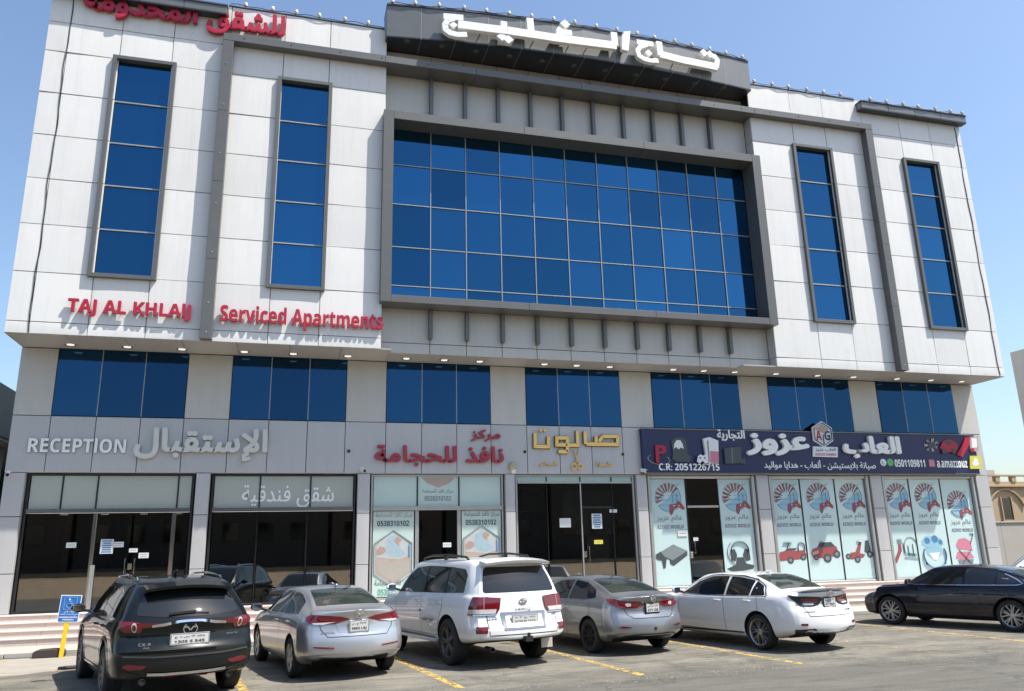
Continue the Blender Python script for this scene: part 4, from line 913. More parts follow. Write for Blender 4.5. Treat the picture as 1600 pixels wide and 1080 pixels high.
# roof sign, strokes surveyed from the photograph
SY = by0-.14
t = sign('roof_sign', 'huge white Arabic lettering standing off the dark rooftop canopy', *on_plane(900,90,SY)); t.location.y = by0; o0 = t.location.copy()
def rp(x, y):
    p = on_plane(660+x/3.077, y/3.077, SY)
    for _ in range(3): p = on_plane(660+x/3.077, y/3.077, arc_y(p.x)-.14)
    return (p.x-o0.x, p.z-o0.z)
def bow(o):
    for v in o.data.vertices: v.co.y += arc_y(v.co.x+o0.x)-by0
q = MB(); Wm = M['white']; d0, d1 = SY-by0-.16, SY-by0
def st(pts, w): stroke(q, [rp(*p) for p in pts], w, d0, d1, Wm)
def dia(x, y, r=.17):
    c = rp(x, y); q.prism([(c[0]-r, c[1]), (c[0], c[1]+r*.9), (c[0]+r, c[1]), (c[0], c[1]-r*.9)], d0+.012, d1, Wm)
st([(96,92),(192,100)], .23); st([(150,102),(118,112),(104,132),(108,156),(130,172),(165,180),(210,180)], .20); dia(146,133,.15)
st([(166,130),(300,148),(402,160),(520,178)], .30); st([(386,165),(386,116)], .22); dia(378,189,.19); dia(408,202,.19)
st([(510,100),(518,180)], .24); st([(512,176),(640,196),(780,214),(925,232)], .30); st([(640,150),(668,168),(712,172)], .22); st([(668,165),(650,178),(650,196)], .22); dia(680,127,.19)
st([(912,168),(918,232)], .24); st([(962,178),(978,176),(970,252)], .20); st([(968,180),(966,255)], .24)
st([(1022,214),(1102,226)], .20); st([(1070,228),(1040,236),(1026,256),(1034,280),(1060,296),(1092,304),(1126,304)], .18); dia(1080,266,.15)
st([(1128,212),(1136,280)], .24); st([(1132,272),(1240,300),(1330,318),(1408,334)], .28); st([(1404,336),(1408,300),(1396,284),(1382,282)], .20); dia(1345,265,.18); dia(1374,272,.18)
me = q.mesh('lettering', .010)
for v in me.vertices: v.co.y += arc_y(v.co.x+o0.x)-by0
letters(t, me)
q = MB()
for x in range(110, 1400, 85): a = rp(x, 135+.142*(x-120)); q.tube([(a[0], d1+.002, a[1]), (a[0], 0, a[1])], .02, M['trim'], 6)
o = q.build('standoffs', t); bow(o)

# games shop board
bx0, bx1 = 11.18, 24.84; BY = Lw-.20
t = sign('shop_sign_board', 'long navy blue shop sign board over the games shop with white Arabic lettering', (bx0+bx1)/2, Lw, 4.52); o0 = t.location.copy()
B('board', t, bx0-o0.x, bx1-o0.x, -.20, -.01, 0, 1.42, M['navy'], .01)
B('edge_trim', t, bx0-o0.x-.03, bx1-o0.x+.03, -.22, .0, 1.422, 1.45, M['trim'], .004); B('edge_trim', t, bx0-o0.x-.03, bx1-o0.x+.03, -.22, 0, -.03, -.002, M['trim'], .004)
def bt(s, px, m='white', bold=.012, dep=.03, gap=0, side=None):
    x0, x1, z0, z1 = rect_px(*px, BY); me = text_mesh(s, x0-o0.x, x1-o0.x, z0-o0.z, z1-o0.z, -.20-gap, dep, M[m], bold, side=side)
    return letters(t, me) if dep > .1 else link('lettering', me, t)
bt('عزوز', (1162,677,1264,713), 'white', .05, .12); bt('العاب', (1313,681,1407,717), 'white', .05, .12); bt('التجارية', (1119,671,1164,690), 'white', .03, .03)
bt('C.R: 2051226715', (1029,724,1124.5,735.5), 'white', .012, .008)
bt('صيانة بلايستيشن - ألعاب - هدايا مواليد', (1193,718,1369,735), 'white', .012, .012)
bt('0501109811', (1397,718,1446,730), 'white', .02, .012); bt('a.amazzouz', (1463,720,1512,731), 'white', .02, .012)
def bp(x, y): p = on_plane(1000+x/2.667, 560+y/2.667, BY); return (p.x-o0.x, p.z-o0.z)
def bpoly(q, pts, m, y=-.203, d=.04): q.prism([bp(*p) for p in pts], y-d, y, M[m])
# cube emblem
q = MB(); cx, cz = bp(757,317); r = .47
hexp = [(cx+r*math.cos(R(90+60*k)), cz+r*math.sin(R(90+60*k))) for k in range(6)]
q.prism(hexp, -.26, -.203, M['ink_white']); q.build('emblem_plate', t)
q = MB(); r2 = r*.86; H6 = [(cx+r2*math.cos(R(90+60*k)), cz+r2*math.sin(R(90+60*k))) for k in range(6)]
for k in range(6): a, b = H6[k], H6[(k+1)%6]; q.bar((a[0],-.265-.001*(k%2),a[1]),(b[0],-.265-.001*(k%2),b[1]),.008,.07,M['ink_red' if k in (0,1,5) and k != 5 else 'navy'],(0,1,0))
q.prism([(cx-.30,cz+.18),(cx,cz+.34),(cx+.30,cz+.18),(cx,cz+.03)], -.268, -.262, M['ink_skin'])
q.bar((cx,-.272,cz),(cx,-.272,cz-.36),.008,.05,M['navy'],(0,1,0)); q.build('emblem', t)
link('emblem_lettering', text_mesh('A', cx-.29, cx-.06, cz-.22, cz+.12, -.262, .01, M['red'], .03), t); link('emblem_lettering', text_mesh('G', cx+.06, cx+.29, cz-.22, cz+.12, -.262, .01, M['navy'], .03), t)
q = MB(); bpoly(q, [(718,368),(820,371),(820,413),(718,410)], 'ink_white', -.203, .05); q.build('name_plate', t)
x0, x1, z0, z1 = rect_px(1272,700,1305,706.5,BY); link('lettering', text_mesh('العاب عزوز', x0-o0.x, x1-o0.x, z0-o0.z, z1-o0.z, -.254, .004, M['navy'], .01), t)
x0, x1, z0, z1 = rect_px(1272,708.5,1305,712.5,BY); link('lettering', text_mesh('AZOOZ GAMES', x0-o0.x, x1-o0.x, z0-o0.z, z1-o0.z, -.254, .004, M['red'], .01), t)
# console emblem: upright P over a flat S
q = MB(); bpoly(q, [(60,362),(64,435),(78,438),(76,400),(98,398),(106,388),(104,370),(92,363)], 'red', -.215, .05); bpoly(q, [(76,375),(90,376),(90,388),(76,388)], 'navy', -.266, .004)
ring(q, *bp(77,421), .17, .06, M['ink_white'], 140, 400, -.212, 18, sx=2.3, rot=-6); q.build('console_emblem', t)
q = MB(); bpoly(q, [(127,345),(140,333),(175,330),(190,345),(196,400),(214,412),(205,432),(150,432),(132,420),(135,395)], 'ink_dark'); bpoly(q, [(140,358),(150,342),(165,342),(174,356),(180,378),(168,372),(158,380),(148,370),(138,378)], 'ink_white', -.244, .006); q.build('headphones_cutout', t)
q = MB(); bpoly(q, [(258,336),(284,330),(320,345),(322,438),(286,440),(270,410)], 'ink_white', -.203, .10); bpoly(q, [(284,388),(321,390),(322,437),(287,438)], 'ink_pink', -.304, .004); bpoly(q, [(272,345),(278,344),(284,430),(280,434)], 'ink_gray', -.304, .004)
pts = [(230,432),(234,410),(244,402),(256,408),(264,402),(272,412),(276,438),(264,440),(254,428),(242,440)]; bpoly(q, pts, 'ink_white', -.31, .02)
bpoly(q, [(240,414),(246,414),(246,420),(240,420)], 'ink_dark', -.331, .003); bpoly(q, [(259,414),(265,414),(265,420),(259,420)], 'ink_dark', -.331, .003); q.build('white_console_cutout', t)
q = MB(); bpoly(q, [(345,378),(376,372),(416,370),(418,438),(352,440)], 'ink_dark', -.203, .08); bpoly(q, [(376,374),(379,374),(382,439),(379,439)], 'ink_gray', -.284, .003); bpoly(q, [(418,420),(434,418),(437,440),(420,440)], 'ink_dark', -.203, .05); q.build('black_console_cutout', t)
q = MB()
for k in range(7): a = 360*k/7; bpoly(q, [(1212+30*math.cos(R(a+d_))*s2, 362+28*math.sin(R(a+d_))*s2) for d_, s2 in ((0,.4),(12,1),(34,1),(46,.4))], 'ink_skin' if k%2 else 'ink_gray', -.203-.004*k, .01)
bpoly(q, [(1200,350),(1224,350),(1226,374),(1198,374)], 'ink_dark', -.24, .01); q.build('robot_cutout', t)
q = MB(); bpoly(q, [(1246,372),(1256,348),(1280,338),(1305,346),(1320,360),(1318,380),(1300,392),(1260,392)], 'red', -.203, .05); bpoly(q, [(1262,352),(1282,343),(1300,352),(1284,362)], 'ink_dark', -.254, .004)
for x in (1262,1304): bpoly(q, [(x+9*math.cos(R(a)), 388+10*math.sin(R(a))) for a in range(0,360,36)], 'ink_dark', -.256, .01)
q.build('toy_car_cutout', t)
q = MB(); bpoly(q, [(1316,402),(1344,350),(1352,330),(1372,330),(1368,360),(1340,412)], 'red', -.203, .05); bpoly(q, [(1370,328),(1406,326),(1408,388),(1374,388)], 'ink_skin', -.203, .03); bpoly(q, [(1378,334),(1400,334),(1402,372),(1380,374)], 'ink_white', -.234, .004); bpoly(q, [(1374,376),(1388,376),(1388,390),(1374,390)], 'red', -.236, .02); q.build('playset_cutout', t)
q = MB(); bpoly(q, [(1370,407),(1417,407),(1418,461),(1372,461)], 'ink_yellow', -.203, .05)
bpoly(q, [(1393,416),(1402,420),(1404,434),(1410,442),(1402,446),(1394,452),(1386,446),(1378,442),(1384,434),(1386,420)], 'ink_white', -.254, .003); q.build('app_emblem', t)
q = MB(); c = bp(1013,434); q.prism(circle(c[0], c[1], .13, 16), -.215, -.203, M['ink_white']); c2 = bp(1014,433); ring(q, c2[0], c2[1], .07, .035, M['navy'], 150, 300, -.217)
q.build('phone_emblem', t)
q = MB(); c = bp(1041,434); q.prism(circle(c[0], c[1], .14, 16), -.222, -.212, M['ink_green']); ring(q, c[0], c[1], .09, .02, M['ink_white'], 0, 360, -.224); ring(q, c[0], c[1], .04, .02, M['ink_white'], 150, 300, -.226); q.build('chat_emblem', t)
q = MB(); c = bp(1215,437); q.prism([(c[0]+a*.13, c[1]+b*.13) for a, b in ((-1,-.8),(-.8,-1),(.8,-1),(1,-.8),(1,.8),(.8,1),(-.8,1),(-1,.8))], -.215, -.203, M['ink_pink']); ring(q, c[0], c[1], .055, .018, M['ink_white'], 0, 360, -.218, 14); q.build('camera_emblem', t)
# security cameras
def cctv(px, py, lab, warm=False):
    p = on_plane(px, py, Lw-.08); t = empty('security_camera', (p.x, Lw, p.z)); tag(t, lab, 'camera', 'security cameras along the fascia'); m = M['cream_wall' if warm else 'white_paint']
    q = MB(); q.lathe([(.045,0),(.045,.02),(.02,.03)], (0,-.03,.07), 'z', m, 12); q.bar((0,0,.06),(0,-.14,.03),.03,.03,m); q.build('bracket', t)
    q = MB(); q.tube([(-.02,-.06,.03),(.05,-.32,-.04)], .058, m, 12); q.box(-.055,.06,-.2,-.05,.05,.06,m); q.build('housing', t, smooth=True)
    q = MB(); q.tube([(.0495,-.318,-.0395),(.054,-.335,-.044)], .047, M['black'], 12); q.build('lens', t)
cctv(13,741,'white bullet camera at the far left corner of the fascia'); cctv(566,735,'white bullet camera on the pier between the second shopfront and the clinic'); cctv(1004,736,'white bullet camera just left of the navy shop board')
t = empty('alarm_light', tuple(on_plane(800,728,Lw))); tag(t, 'yellowed round floodlight on the fascia between the clinic and the salon', 'light')
q = MB(); q.lathe([(.09,0),(.12,-.05),(.115,-.13),(.08,-.17),(0,-.18)], (0,0,0), 'y', mat('aged_plastic', (.42,.38,.24), .5, noise=.3), 16); q.build('housing', t, smooth=True)
B('bracket', t, -.03, .10, -.05, -.0, -.24, -.10, M['white_paint'], .01)
for px, py in ((545,705),(820,706),(973,710)):
    p = on_plane(px, py, Lw); q = MB(); q.lathe([(.045,-.035),(.05,0)], (0,0,0), 'y', M['black'], 14); o = q.build('fascia_socket', bld, loc=p+BO)

# ============================================================ CARS
def pchip(xs, ys, x):
    n = len(xs)
    if x <= xs[0]: return ys[0]
    if x >= xs[-1]: return ys[-1]
    h = [xs[i+1]-xs[i] for i in range(n-1)]; d = [(ys[i+1]-ys[i])/h[i] for i in range(n-1)]
    def slope(i):
        if i == 0: return d[0]
        if i == n-1: return d[-1]
        if d[i-1]*d[i] <= 0: return 0
        return 2*d[i-1]*d[i]/(d[i-1]+d[i])
    i = max(j for j in range(n-1) if xs[j] <= x); t = (x-xs[i])/h[i]
    return (ys[i]*(2*t**3-3*t*t+1) + h[i]*slope(i)*(t**3-2*t*t+t) + ys[i+1]*(-2*t**3+3*t*t) + h[i]*slope(i+1)*(t**3-t*t))
def lin(tab, x):
    if x <= tab[0][0]: return tab[0][1]
    for (a, b), (c, d) in zip(tab, tab[1:]):
        if x <= c: return b+(d-b)*(x-a)/(c-a)
    return tab[-1][1]
def pl(tab, x): return pchip([a for a, _ in tab], [b for _, b in tab], x)
def car_paint(name, col, metal, rough=.32, dust=.0):
    m = mat(name, col, rough, metal, coat=1.0 if sum(col) > .1 else .75, spec=.5 if sum(col) > .1 else .15); t = m.node_tree; p = t.nodes['Principled BSDF']
    p.inputs['Coat Roughness'].default_value = .04
    geo = t.nodes.new('ShaderNodeNewGeometry'); n = t.nodes.new('ShaderNodeTexNoise'); n.inputs['Scale'].default_value = 2.5; n.inputs['Detail'].default_value = 6
    t.links.new(geo.outputs['Position'], n.inputs['Vector'])
    sep = t.nodes.new('ShaderNodeSeparateXYZ'); t.links.new(geo.outputs['Position'], sep.inputs[0])
    lo = t.nodes.new('ShaderNodeMapRange'); lo.inputs['From Min'].default_value = .15; lo.inputs['From Max'].default_value = .8; lo.inputs['To Min'].default_value = dust+(.2 if sum(col) > .1 else .03); lo.inputs['To Max'].default_value = dust
    t.links.new(sep.outputs['Z'], lo.inputs[0])
    mu = t.nodes.new('ShaderNodeMath'); mu.operation = 'MULTIPLY'; t.links.new(lo.outputs[0], mu.inputs[0]); t.links.new(n.outputs[0], mu.inputs[1])
    mx = t.nodes.new('ShaderNodeMix'); mx.data_type = 'RGBA'; mx.inputs[6].default_value = (*col,1); mx.inputs[7].default_value = (.30,.26,.20,1)
    t.links.new(mu.outputs[0], mx.inputs[0]); t.links.new(mx.outputs[2], p.inputs['Base Color'])
    rr = t.nodes.new('ShaderNodeMapRange'); rr.inputs['To Min'].default_value = .03; rr.inputs['To Max'].default_value = .5; t.links.new(mu.outputs[0], rr.inputs[0]); t.links.new(rr.outputs[0], p.inputs['Coat Roughness'])
    return m
CM = dict(glass=mat('car_tinted_glass', (.010,.012,.013), .04, 0, coat=.3, spec=.6), glass_g=mat('car_green_glass', (.022,.030,.026), .05, 0, coat=.3, spec=.6),
          lamp=mat('tail_lamp_red', (.13,.002,.006), .12, 0, coat=1), lampw=mat('tail_lamp_clear', (.55,.50,.48), .12, .2, coat=1), chrome=mat('car_chrome', (.75,.75,.76), .10, 1),
          trim=mat('car_black_trim', (.014,.014,.015), .5), gap=mat('car_shut_line', (.006,.006,.006), .8), plate=mat('plate_white', (.5,.5,.48), .5, noise=.2, nscale=40),
          alloy=mat('alloy_wheel', (.36,.36,.37), .3, .85), alloyd=mat('dark_alloy_wheel', (.10,.10,.105), .38, .7), well=mat('wheel_well', (.008,.008,.008), .9), under=mat('underbody', (.012,.012,.012), .9),
          disc=mat('brake_disc', (.05,.048,.045), .5, .6), inside=mat('headlamp_inside', (.35,.36,.38), .2, .7, coat=1))
class Car: pass
def build_body(c):
    """c.st rows: x, zb, wb, w1, ws, zs, wt, zt, zc; c.xr / c.xf: inset of tail and nose by height"""
    st = c.st; n = len(st); NU = 7
    keys = list(range(n)); Z1 = c.z1
    def col(k): return [s[k] for s in st]
    cols = [col(k) for k in range(9)]
    rings = []; xr0, xf0 = st[0][0], st[-1][0]
    us = [i/NU for i in range((n-1)*NU+1)]
    def ring(u, ysc=1.0):
        x, zb, wb, w1, ws, zs, wt, zt, zc = (pchip(keys, cols[k], u) for k in range(9))
        z1 = Z1
        P = [(0,zb),(wb*.8,zb),(wb,zb+.05),(w1-.012,z1-.14),(w1,z1),(w1*.995,z1+(zs-z1)*.55),(ws,zs-.035),(ws-.018,zs),(ws-.035,zs+.025),
             (ws-.04+(wt-ws+.04)*.5+.012,zs+.02+(zt-zs)*.52),(wt,zt),(wt-.055,zt+(zc-zt)*.45+.008),(wt*.6,zt+(zc-zt)*.85),(0,zc)]
        m = len(P); k = list(range(m)); out = []; NV = 4
        for i in range((m-1)*NV+1):
            v = i/NV; out.append((x, pchip(k, [p[0] for p in P], v)*ysc, pchip(k, [p[1] for p in P], v)))
        return out
    for u in us: rings.append(ring(u))
    def fix(r):
        o = []
        for x, y, z in r:
            g = max(0, min(1, (c.gr+xr0-x)/c.gr)); g = g*g*(3-2*g); x2 = x+g*pl(c.xr, z)
            g = max(0, min(1, (x-xf0+c.gf)/c.gf)); g = g*g*(3-2*g); x2 -= g*pl(c.xf, z)
            o.append((x2, y, z))
        return o
    rear, front = ring(0), ring(n-1)
    def scaled(r, s, dx): return [(x+dx, y*s, z) for x, y, z in r]
    cr = c.crown; cf = c.crownf
    # plan rounding of tail and nose
    wr = c.round
    A = [scaled(rear, s, -cr*(1-s*s)) for s in (0, .2, .4, .58, .74, .86, .95)]
    Bk = [scaled(front, s, cf*(1-s*s)) for s in (.95, .86, .74, .58, .4, .2, 0)]
    allr = [fix(r) for r in A+rings+Bk]
    m = len(allr[0]); V = []; F = []
    for r in allr: V += [(x, y, z) for x, y, z in r]
    nr = len(allr)
    for i in range(nr-1):
        for j in range(m-1): F.append((i*m+j, (i+1)*m+j, (i+1)*m+j+1, i*m+j+1))
    nv = len(V); V2 = V+[(x, -y, z) for x, y, z in V]; F2 = F+[tuple(i+nv for i in f[::-1]) for f in F]
    me = bpy.data.meshes.new('body'); me.from_pydata(V2, [], F2)
    bm = bmesh.new(); bm.from_mesh(me); bmesh.ops.remove_doubles(bm, verts=bm.verts, dist=.0008)
    bmesh.ops.dissolve_degenerate(bm, dist=.0005, edges=bm.edges)
    bmesh.ops.holes_fill(bm, edges=[e for e in bm.edges if e.is_boundary], sides=0)
    bmesh.ops.recalc_face_normals(bm, faces=bm.faces); bm.to_mesh(me)
    c.bvh = BVHTree.FromBMesh(bm); bm.free()
    me.materials.append(c.paint)
    o = link('body', me, c.root)
    # wheel openings
    cb = MB()
    for ax in c.axles:
        for s in (-1, 1):
            r = c.arch; n2 = 36; y0, y1 = s*(c.hw-.42), s*(c.hw+.3)
            vs = []
            for yy in (y0, y1):
                for k in range(n2): a = 2*math.pi*k/n2; vs.append((ax+r*1.0*math.cos(a), yy, c.wr+r*math.sin(a)))
            cb.add(vs, [tuple(range(n2)), tuple(range(n2, 2*n2))]+[(k, (k+1)%n2, n2+(k+1)%n2, n2+k) for k in range(n2)], CM['well'])
    cut = cb.build('cut'); cut.parent = c.root
    md = o.modifiers.new('b', 'BOOLEAN'); md.object = cut; md.operation = 'DIFFERENCE'; md.solver = 'EXACT'
    try: md.material_mode = 'TRANSFER'
    except Exception: pass
    bpy.context.view_layer.update(); dg = bpy.context.evaluated_depsgraph_get()
    nm = bpy.data.meshes.new_from_object(o.evaluated_get(dg)); o.modifiers.clear(); o.data = nm; nm.name = 'body'
    bpy.data.objects.remove(cut)
    nm.polygons.foreach_set('use_smooth', [True]*len(nm.polygons)); nm.set_sharp_from_angle(angle=R(32))
    return o
def rounded(pts, r, k=4):
    out = []; n = len(pts)
    for i in range(n):
        p = Vector(pts[i]); a = Vector(pts[i-1]); b = Vector(pts[(i+1)%n]); da, db = (a-p), (b-p); rr = min(r, da.length*.45, db.length*.45)
        s = p+da.normalized()*rr; e = p+db.normalized()*rr
        for j in range(k+1): t = j/k; out.append(tuple((1-t)**2*s+2*t*(1-t)*p+t*t*e))
    return out
def caster(c, mode, s=1):
    def f(u, v):
        if mode == 'side': o, d = Vector((u, s*3, v)), Vector((0, -s, 0))
        elif mode == 'rear': o, d = Vector((-6, u, v)), Vector((1, 0, 0))
        elif mode == 'front': o, d = Vector((6, u, v)), Vector((-1, 0, 0))
        elif mode == 'top': o, d = Vector((u, v, 4)), Vector((0, 0, -1))
        elif mode in ('wrap', 'wrapf'):      # u: 0 at the start of the corner, <0 along the tail, >arc along the flank
            e = -1 if mode == 'wrap' else 1; ca = c.corner; arc = ca*math.pi/2; xe = c.xend if e < 0 else c.xnose; cx, cy = xe-e*ca, s*(c.hw-ca)
            if u < 0: o, d = Vector((cx+e*4, cy+s*u, v)), Vector((-e, 0, 0))
            elif u > arc: o, d = Vector((cx-e*(u-arc), s*4, v)), Vector((0, -s, 0))
            else: a = u/ca; d = Vector((-e*math.cos(a), -s*math.sin(a), 0)); o = Vector((cx, cy, v))-d*4
        h, nrm, _, _ = c.bvh.ray_cast(o, d)
        if h is None: h, nrm, _, _ = c.bvh.find_nearest(o+d*(3 if mode == 'side' else 4))
        if nrm.dot(d) > 0: nrm = -nrm
        return h, nrm
    return f
def patch(c, name, pts, mode, m, s=1, off=.006, rnd=.03, dens=.07, parent=None, thick=.012):
    if rnd: pts = rounded(pts, rnd)
    f = caster(c, mode, s); B2 = []
    n = len(pts)
    for i in range(n):
        a, b = Vector(pts[i]), Vector(pts[(i+1)%n]); k = max(1, int((b-a).length/dens))
        for j in range(k): B2.append(a+(b-a)*j/k)
    nb = len(B2); xs = [p.x for p in B2]; ys = [p.y for p in B2]; P = list(B2)
    def inside(x, y):
        r = False; j = nb-1
        for i in range(nb):
            if (B2[i].y > y) != (B2[j].y > y) and x < (B2[j].x-B2[i].x)*(y-B2[i].y)/(B2[j].y-B2[i].y)+B2[i].x: r = not r
            j = i
        return r
    x = min(xs)+dens*.5
    while x < max(xs):
        y = min(ys)+dens*.5
        while y < max(ys):
            if inside(x, y): P.append(Vector((x, y)))
            y += dens
        x += dens
    v2, e2, f2, ov, oe, of = delaunay_2d_cdt(P, [(i, (i+1)%nb) for i in range(nb)], [list(range(nb))], 1, 1e-5)
    V = []; F = [tuple(t) for t in f2]; NN = []
    for p in v2: h, nr = f(p.x, p.y); V.append(h+nr*off); NN.append(nr)
    bid = {}
    for i, o in enumerate(ov):
        for q in o:
            if q < nb: bid[q] = i
    ring_ = [bid[i] for i in range(nb) if i in bid]; base = len(V)
    for i in ring_: V.append(V[i]-NN[i]*thick)
    L = len(ring_)
    for k in range(L): F.append((ring_[k], ring_[(k+1)%L], base+(k+1)%L, base+k))
    me = bpy.data.meshes.new(name); me.from_pydata([tuple(v) for v in V], [], F); me.materials.append(m)
    bm = bmesh.new(); bm.from_mesh(me); bmesh.ops.recalc_face_normals(bm, faces=bm.faces); bm.to_mesh(me); bm.free()
    me.polygons.foreach_set('use_smooth', [True]*len(me.polygons)); me.set_sharp_from_angle(angle=R(50))
    return link(name, me, parent or c.root)
def seam(c, name, line, mode, m=None, w=.010, s=1, off=.003, parent=None, thick=.006):
    """a thin strip following a polyline over the body"""
    f = caster(c, mode, s); V = []; F = []; pts = []
    for a, b in zip(line[:-1], line[1:]):
        a, b = Vector(a), Vector(b); k = max(1, int((b-a).length/.05))
        pts += [a+(b-a)*j/k for j in range(k)]
    pts.append(Vector(line[-1]))
    for i, p in enumerate(pts):
        d = (pts[min(i+1, len(pts)-1)]-pts[max(i-1, 0)]).normalized(); nn = Vector((-d.y, d.x))
        for sg in (-1, 1): q = p+nn*sg*w/2; h, nr = f(q.x, q.y); V.append(h+nr*off)
    for i in range(len(pts)-1): F.append((2*i, 2*i+1, 2*i+3, 2*i+2))
    me = bpy.data.meshes.new(name); me.from_pydata([tuple(v) for v in V], [], F); me.materials.append(m or CM['gap'])
    me.polygons.foreach_set('use_smooth', [True]*len(me.polygons))
    return link(name, me, parent or c.root)
_wc = {}
def wheel_set(c):
    k = (c.wr, c.ww, c.spokes, c.rim.name, c.rr)
    if k not in _wc:
        r, w, rr = c.wr, c.ww, c.rr
        q = MB(); q.lathe([(rr-.01,-w/2+.012),(rr+.012,-w/2),(r-.045,-w/2-.004),(r-.014,-w/2+.012),(r,-w/2+.035),(r,w/2-.035),(r-.014,w/2-.012),(rr,w/2)], (0,0,0), 'y', M['rubber'], 40, False)
        ty = q.mesh('tyre', smooth=True, ang=30)
        q = MB(); q.lathe([(.03,w/2-.06),(rr-.03,w/2-.06),(rr-.03,-w/2+.06),(.14,-w/2+.075),(.05,-w/2+.07)], (0,0,0), 'y', CM['well'], 32, False); q.lathe([(.06,-w/2+.058),(rr*.62,-w/2+.058),(rr*.62,-w/2+.07)], (0,0,0), 'y', CM['disc'], 28)
        hb = q.mesh('wheel', smooth=True, ang=30)
        q = MB(); y0 = -w/2+.004
        q.lathe([(rr-.035,y0+.05),(rr-.022,y0+.012),(rr-.004,y0),(rr,y0+.012),(rr-.004,y0+.06)], (0,0,0), 'y', c.rim, 40, False)
        q.lathe([(0,y0+.012),(.03,y0+.010),(.062,y0+.022),(.075,y0+.05)], (0,0,0), 'y', c.rim, 20)
        ns = c.spokes
        for i in range(ns):
            for sp in c.split:
                a = 2*math.pi*(i+.25)/ns; b = a+sp*1.0
                n0 = Vector((math.cos(a), 0, math.sin(a))); n1 = Vector((math.cos(b), 0, math.sin(b))); t = Vector((-math.sin(b), 0, math.cos(b)))
                p0 = n0*.05; p1 = n1*(rr-.02); w0, w1 = c.sw
                q.add([p0-t*w0+Vector((0,y0+.02,0)), p0+t*w0+Vector((0,y0+.02,0)), p1+t*w1+Vector((0,y0+.014,0)), p1-t*w1+Vector((0,y0+.014,0)),
                       p0-t*w0*1.3+Vector((0,y0+.06,0)), p0+t*w0*1.3+Vector((0,y0+.06,0)), p1+t*w1*1.3+Vector((0,y0+.05,0)), p1-t*w1*1.3+Vector((0,y0+.05,0))],
                      [(0,1,2,3),(0,4,5,1),(1,5,6,2),(2,6,7,3),(3,7,4,0)], c.rim)
        rm = q.mesh('rim', smooth=True, ang=25)
        _wc[k] = (ty, hb, rm)
    ty, hb, rm = _wc[k]
    for ax in c.axles:
        for s in (-1, 1):
            o = link('wheel', hb, c.root, (ax, s*(c.track), c.wr)); o.rotation_euler = (0, R(random.uniform(0,70)), math.pi if s > 0 else 0)
            link('tyre', ty, o); link('rim', rm, o)
def cbox(c, name, x0, x1, y0, y1, z0, z1, m, bev=.01, parent=None): return B(name, parent or c.root, x0, x1, y0, y1, z0, z1, m, bev)
def mirror_part(c, x, z, m, s):
    y = c.bvh.ray_cast(Vector((x-.05, s*3, z-.12)), Vector((0,-s,0)))[0].y
    q = MB(); q.bar((x, y-s*.03, z-.04), (x+.02, y+s*.10, z), .05, .04, CM['trim'])
    o = q.build('door_mirror', c.root)
    bm = bmesh.new(); bmesh.ops.create_icosphere(bm, subdivisions=3, radius=1); 
    for v in bm.verts:
        X = v.co.x; v.co = Vector((max(-.35, v.co.x)*.085, v.co.y*.115, v.co.z*.075*(1-.12*v.co.y*s)))+Vector((x+.03, y+s*.17, z+.03))
    me = bpy.data.meshes.new('housing'); bm.to_mesh(me); bm.free(); me.materials.append(m); me.polygons.foreach_set('use_smooth', [True]*len(me.polygons)); me.set_sharp_from_angle(angle=R(50)); link('housing', me, o)
    B('mirror_glass', o, x-.006, x+.0, y+s*.17-.085, y+s*.17+.085, z-.025, z+.085, CM['chrome'], .004)
def door_handle(c, x, z, m, s, L=.20):
    h, n = caster(c, 'side', s)(x, z); q = MB(); y = h.y
    q.tube([(x-L/2,y-s*.01,z),(x-L/2+.02,y+s*.03,z),(x+L/2-.02,y+s*.03,z+.004),(x+L/2,y-s*.01,z+.004)], .014, m, 8); q.build('door_handle', c.root, smooth=True)
def rear_text(c, s, y0, y1, z0, z1, m, name='badge', off=.012):
    """letters on the tail; y runs to the left of the car, so reading order runs +y to -y"""
    h, _ = caster(c, 'rear')((y0+y1)/2, (z0+z1)/2)
    me = text_mesh(s, -abs(y1-y0)/2, abs(y1-y0)/2, -(z1-z0)/2, (z1-z0)/2, 0, .006, m, .008, name)
    o = link(name, me, c.root, (h.x-off+.004, (y0+y1)/2, (z0+z1)/2)); h2, n = caster(c, 'rear')((y0+y1)/2, (z0+z1)/2)
    o.rotation_euler = (0, 0, math.atan2(n.y, n.x)+math.pi/2); return o
def plate(c, y, z, w, h, txt, tilt=0, fr='chrome'):
    hx, _ = caster(c, 'rear')(y, z); t = empty('licence_plate', (hx.x-.022, y, z), -math.pi/2, c.root); t.rotation_euler = (tilt, 0, -math.pi/2)
    B('plate_frame', t, -w/2-.02, w/2+.02, -.004, .012, -h/2-.02, h/2+.02, CM[fr], .004)
    B('plate_face', t, -w/2, w/2, -.010, -.0045, -h/2, h/2, CM['plate'])
    for row, sx in enumerate(txt):
        zz = h/2-(row+.5)*h/len(txt); hh = h/len(txt)*.30
        link('characters', text_mesh(sx, -w*.42, w*.40, zz-hh, zz+hh, -.0105, .002, CM['gap'], .01), t)
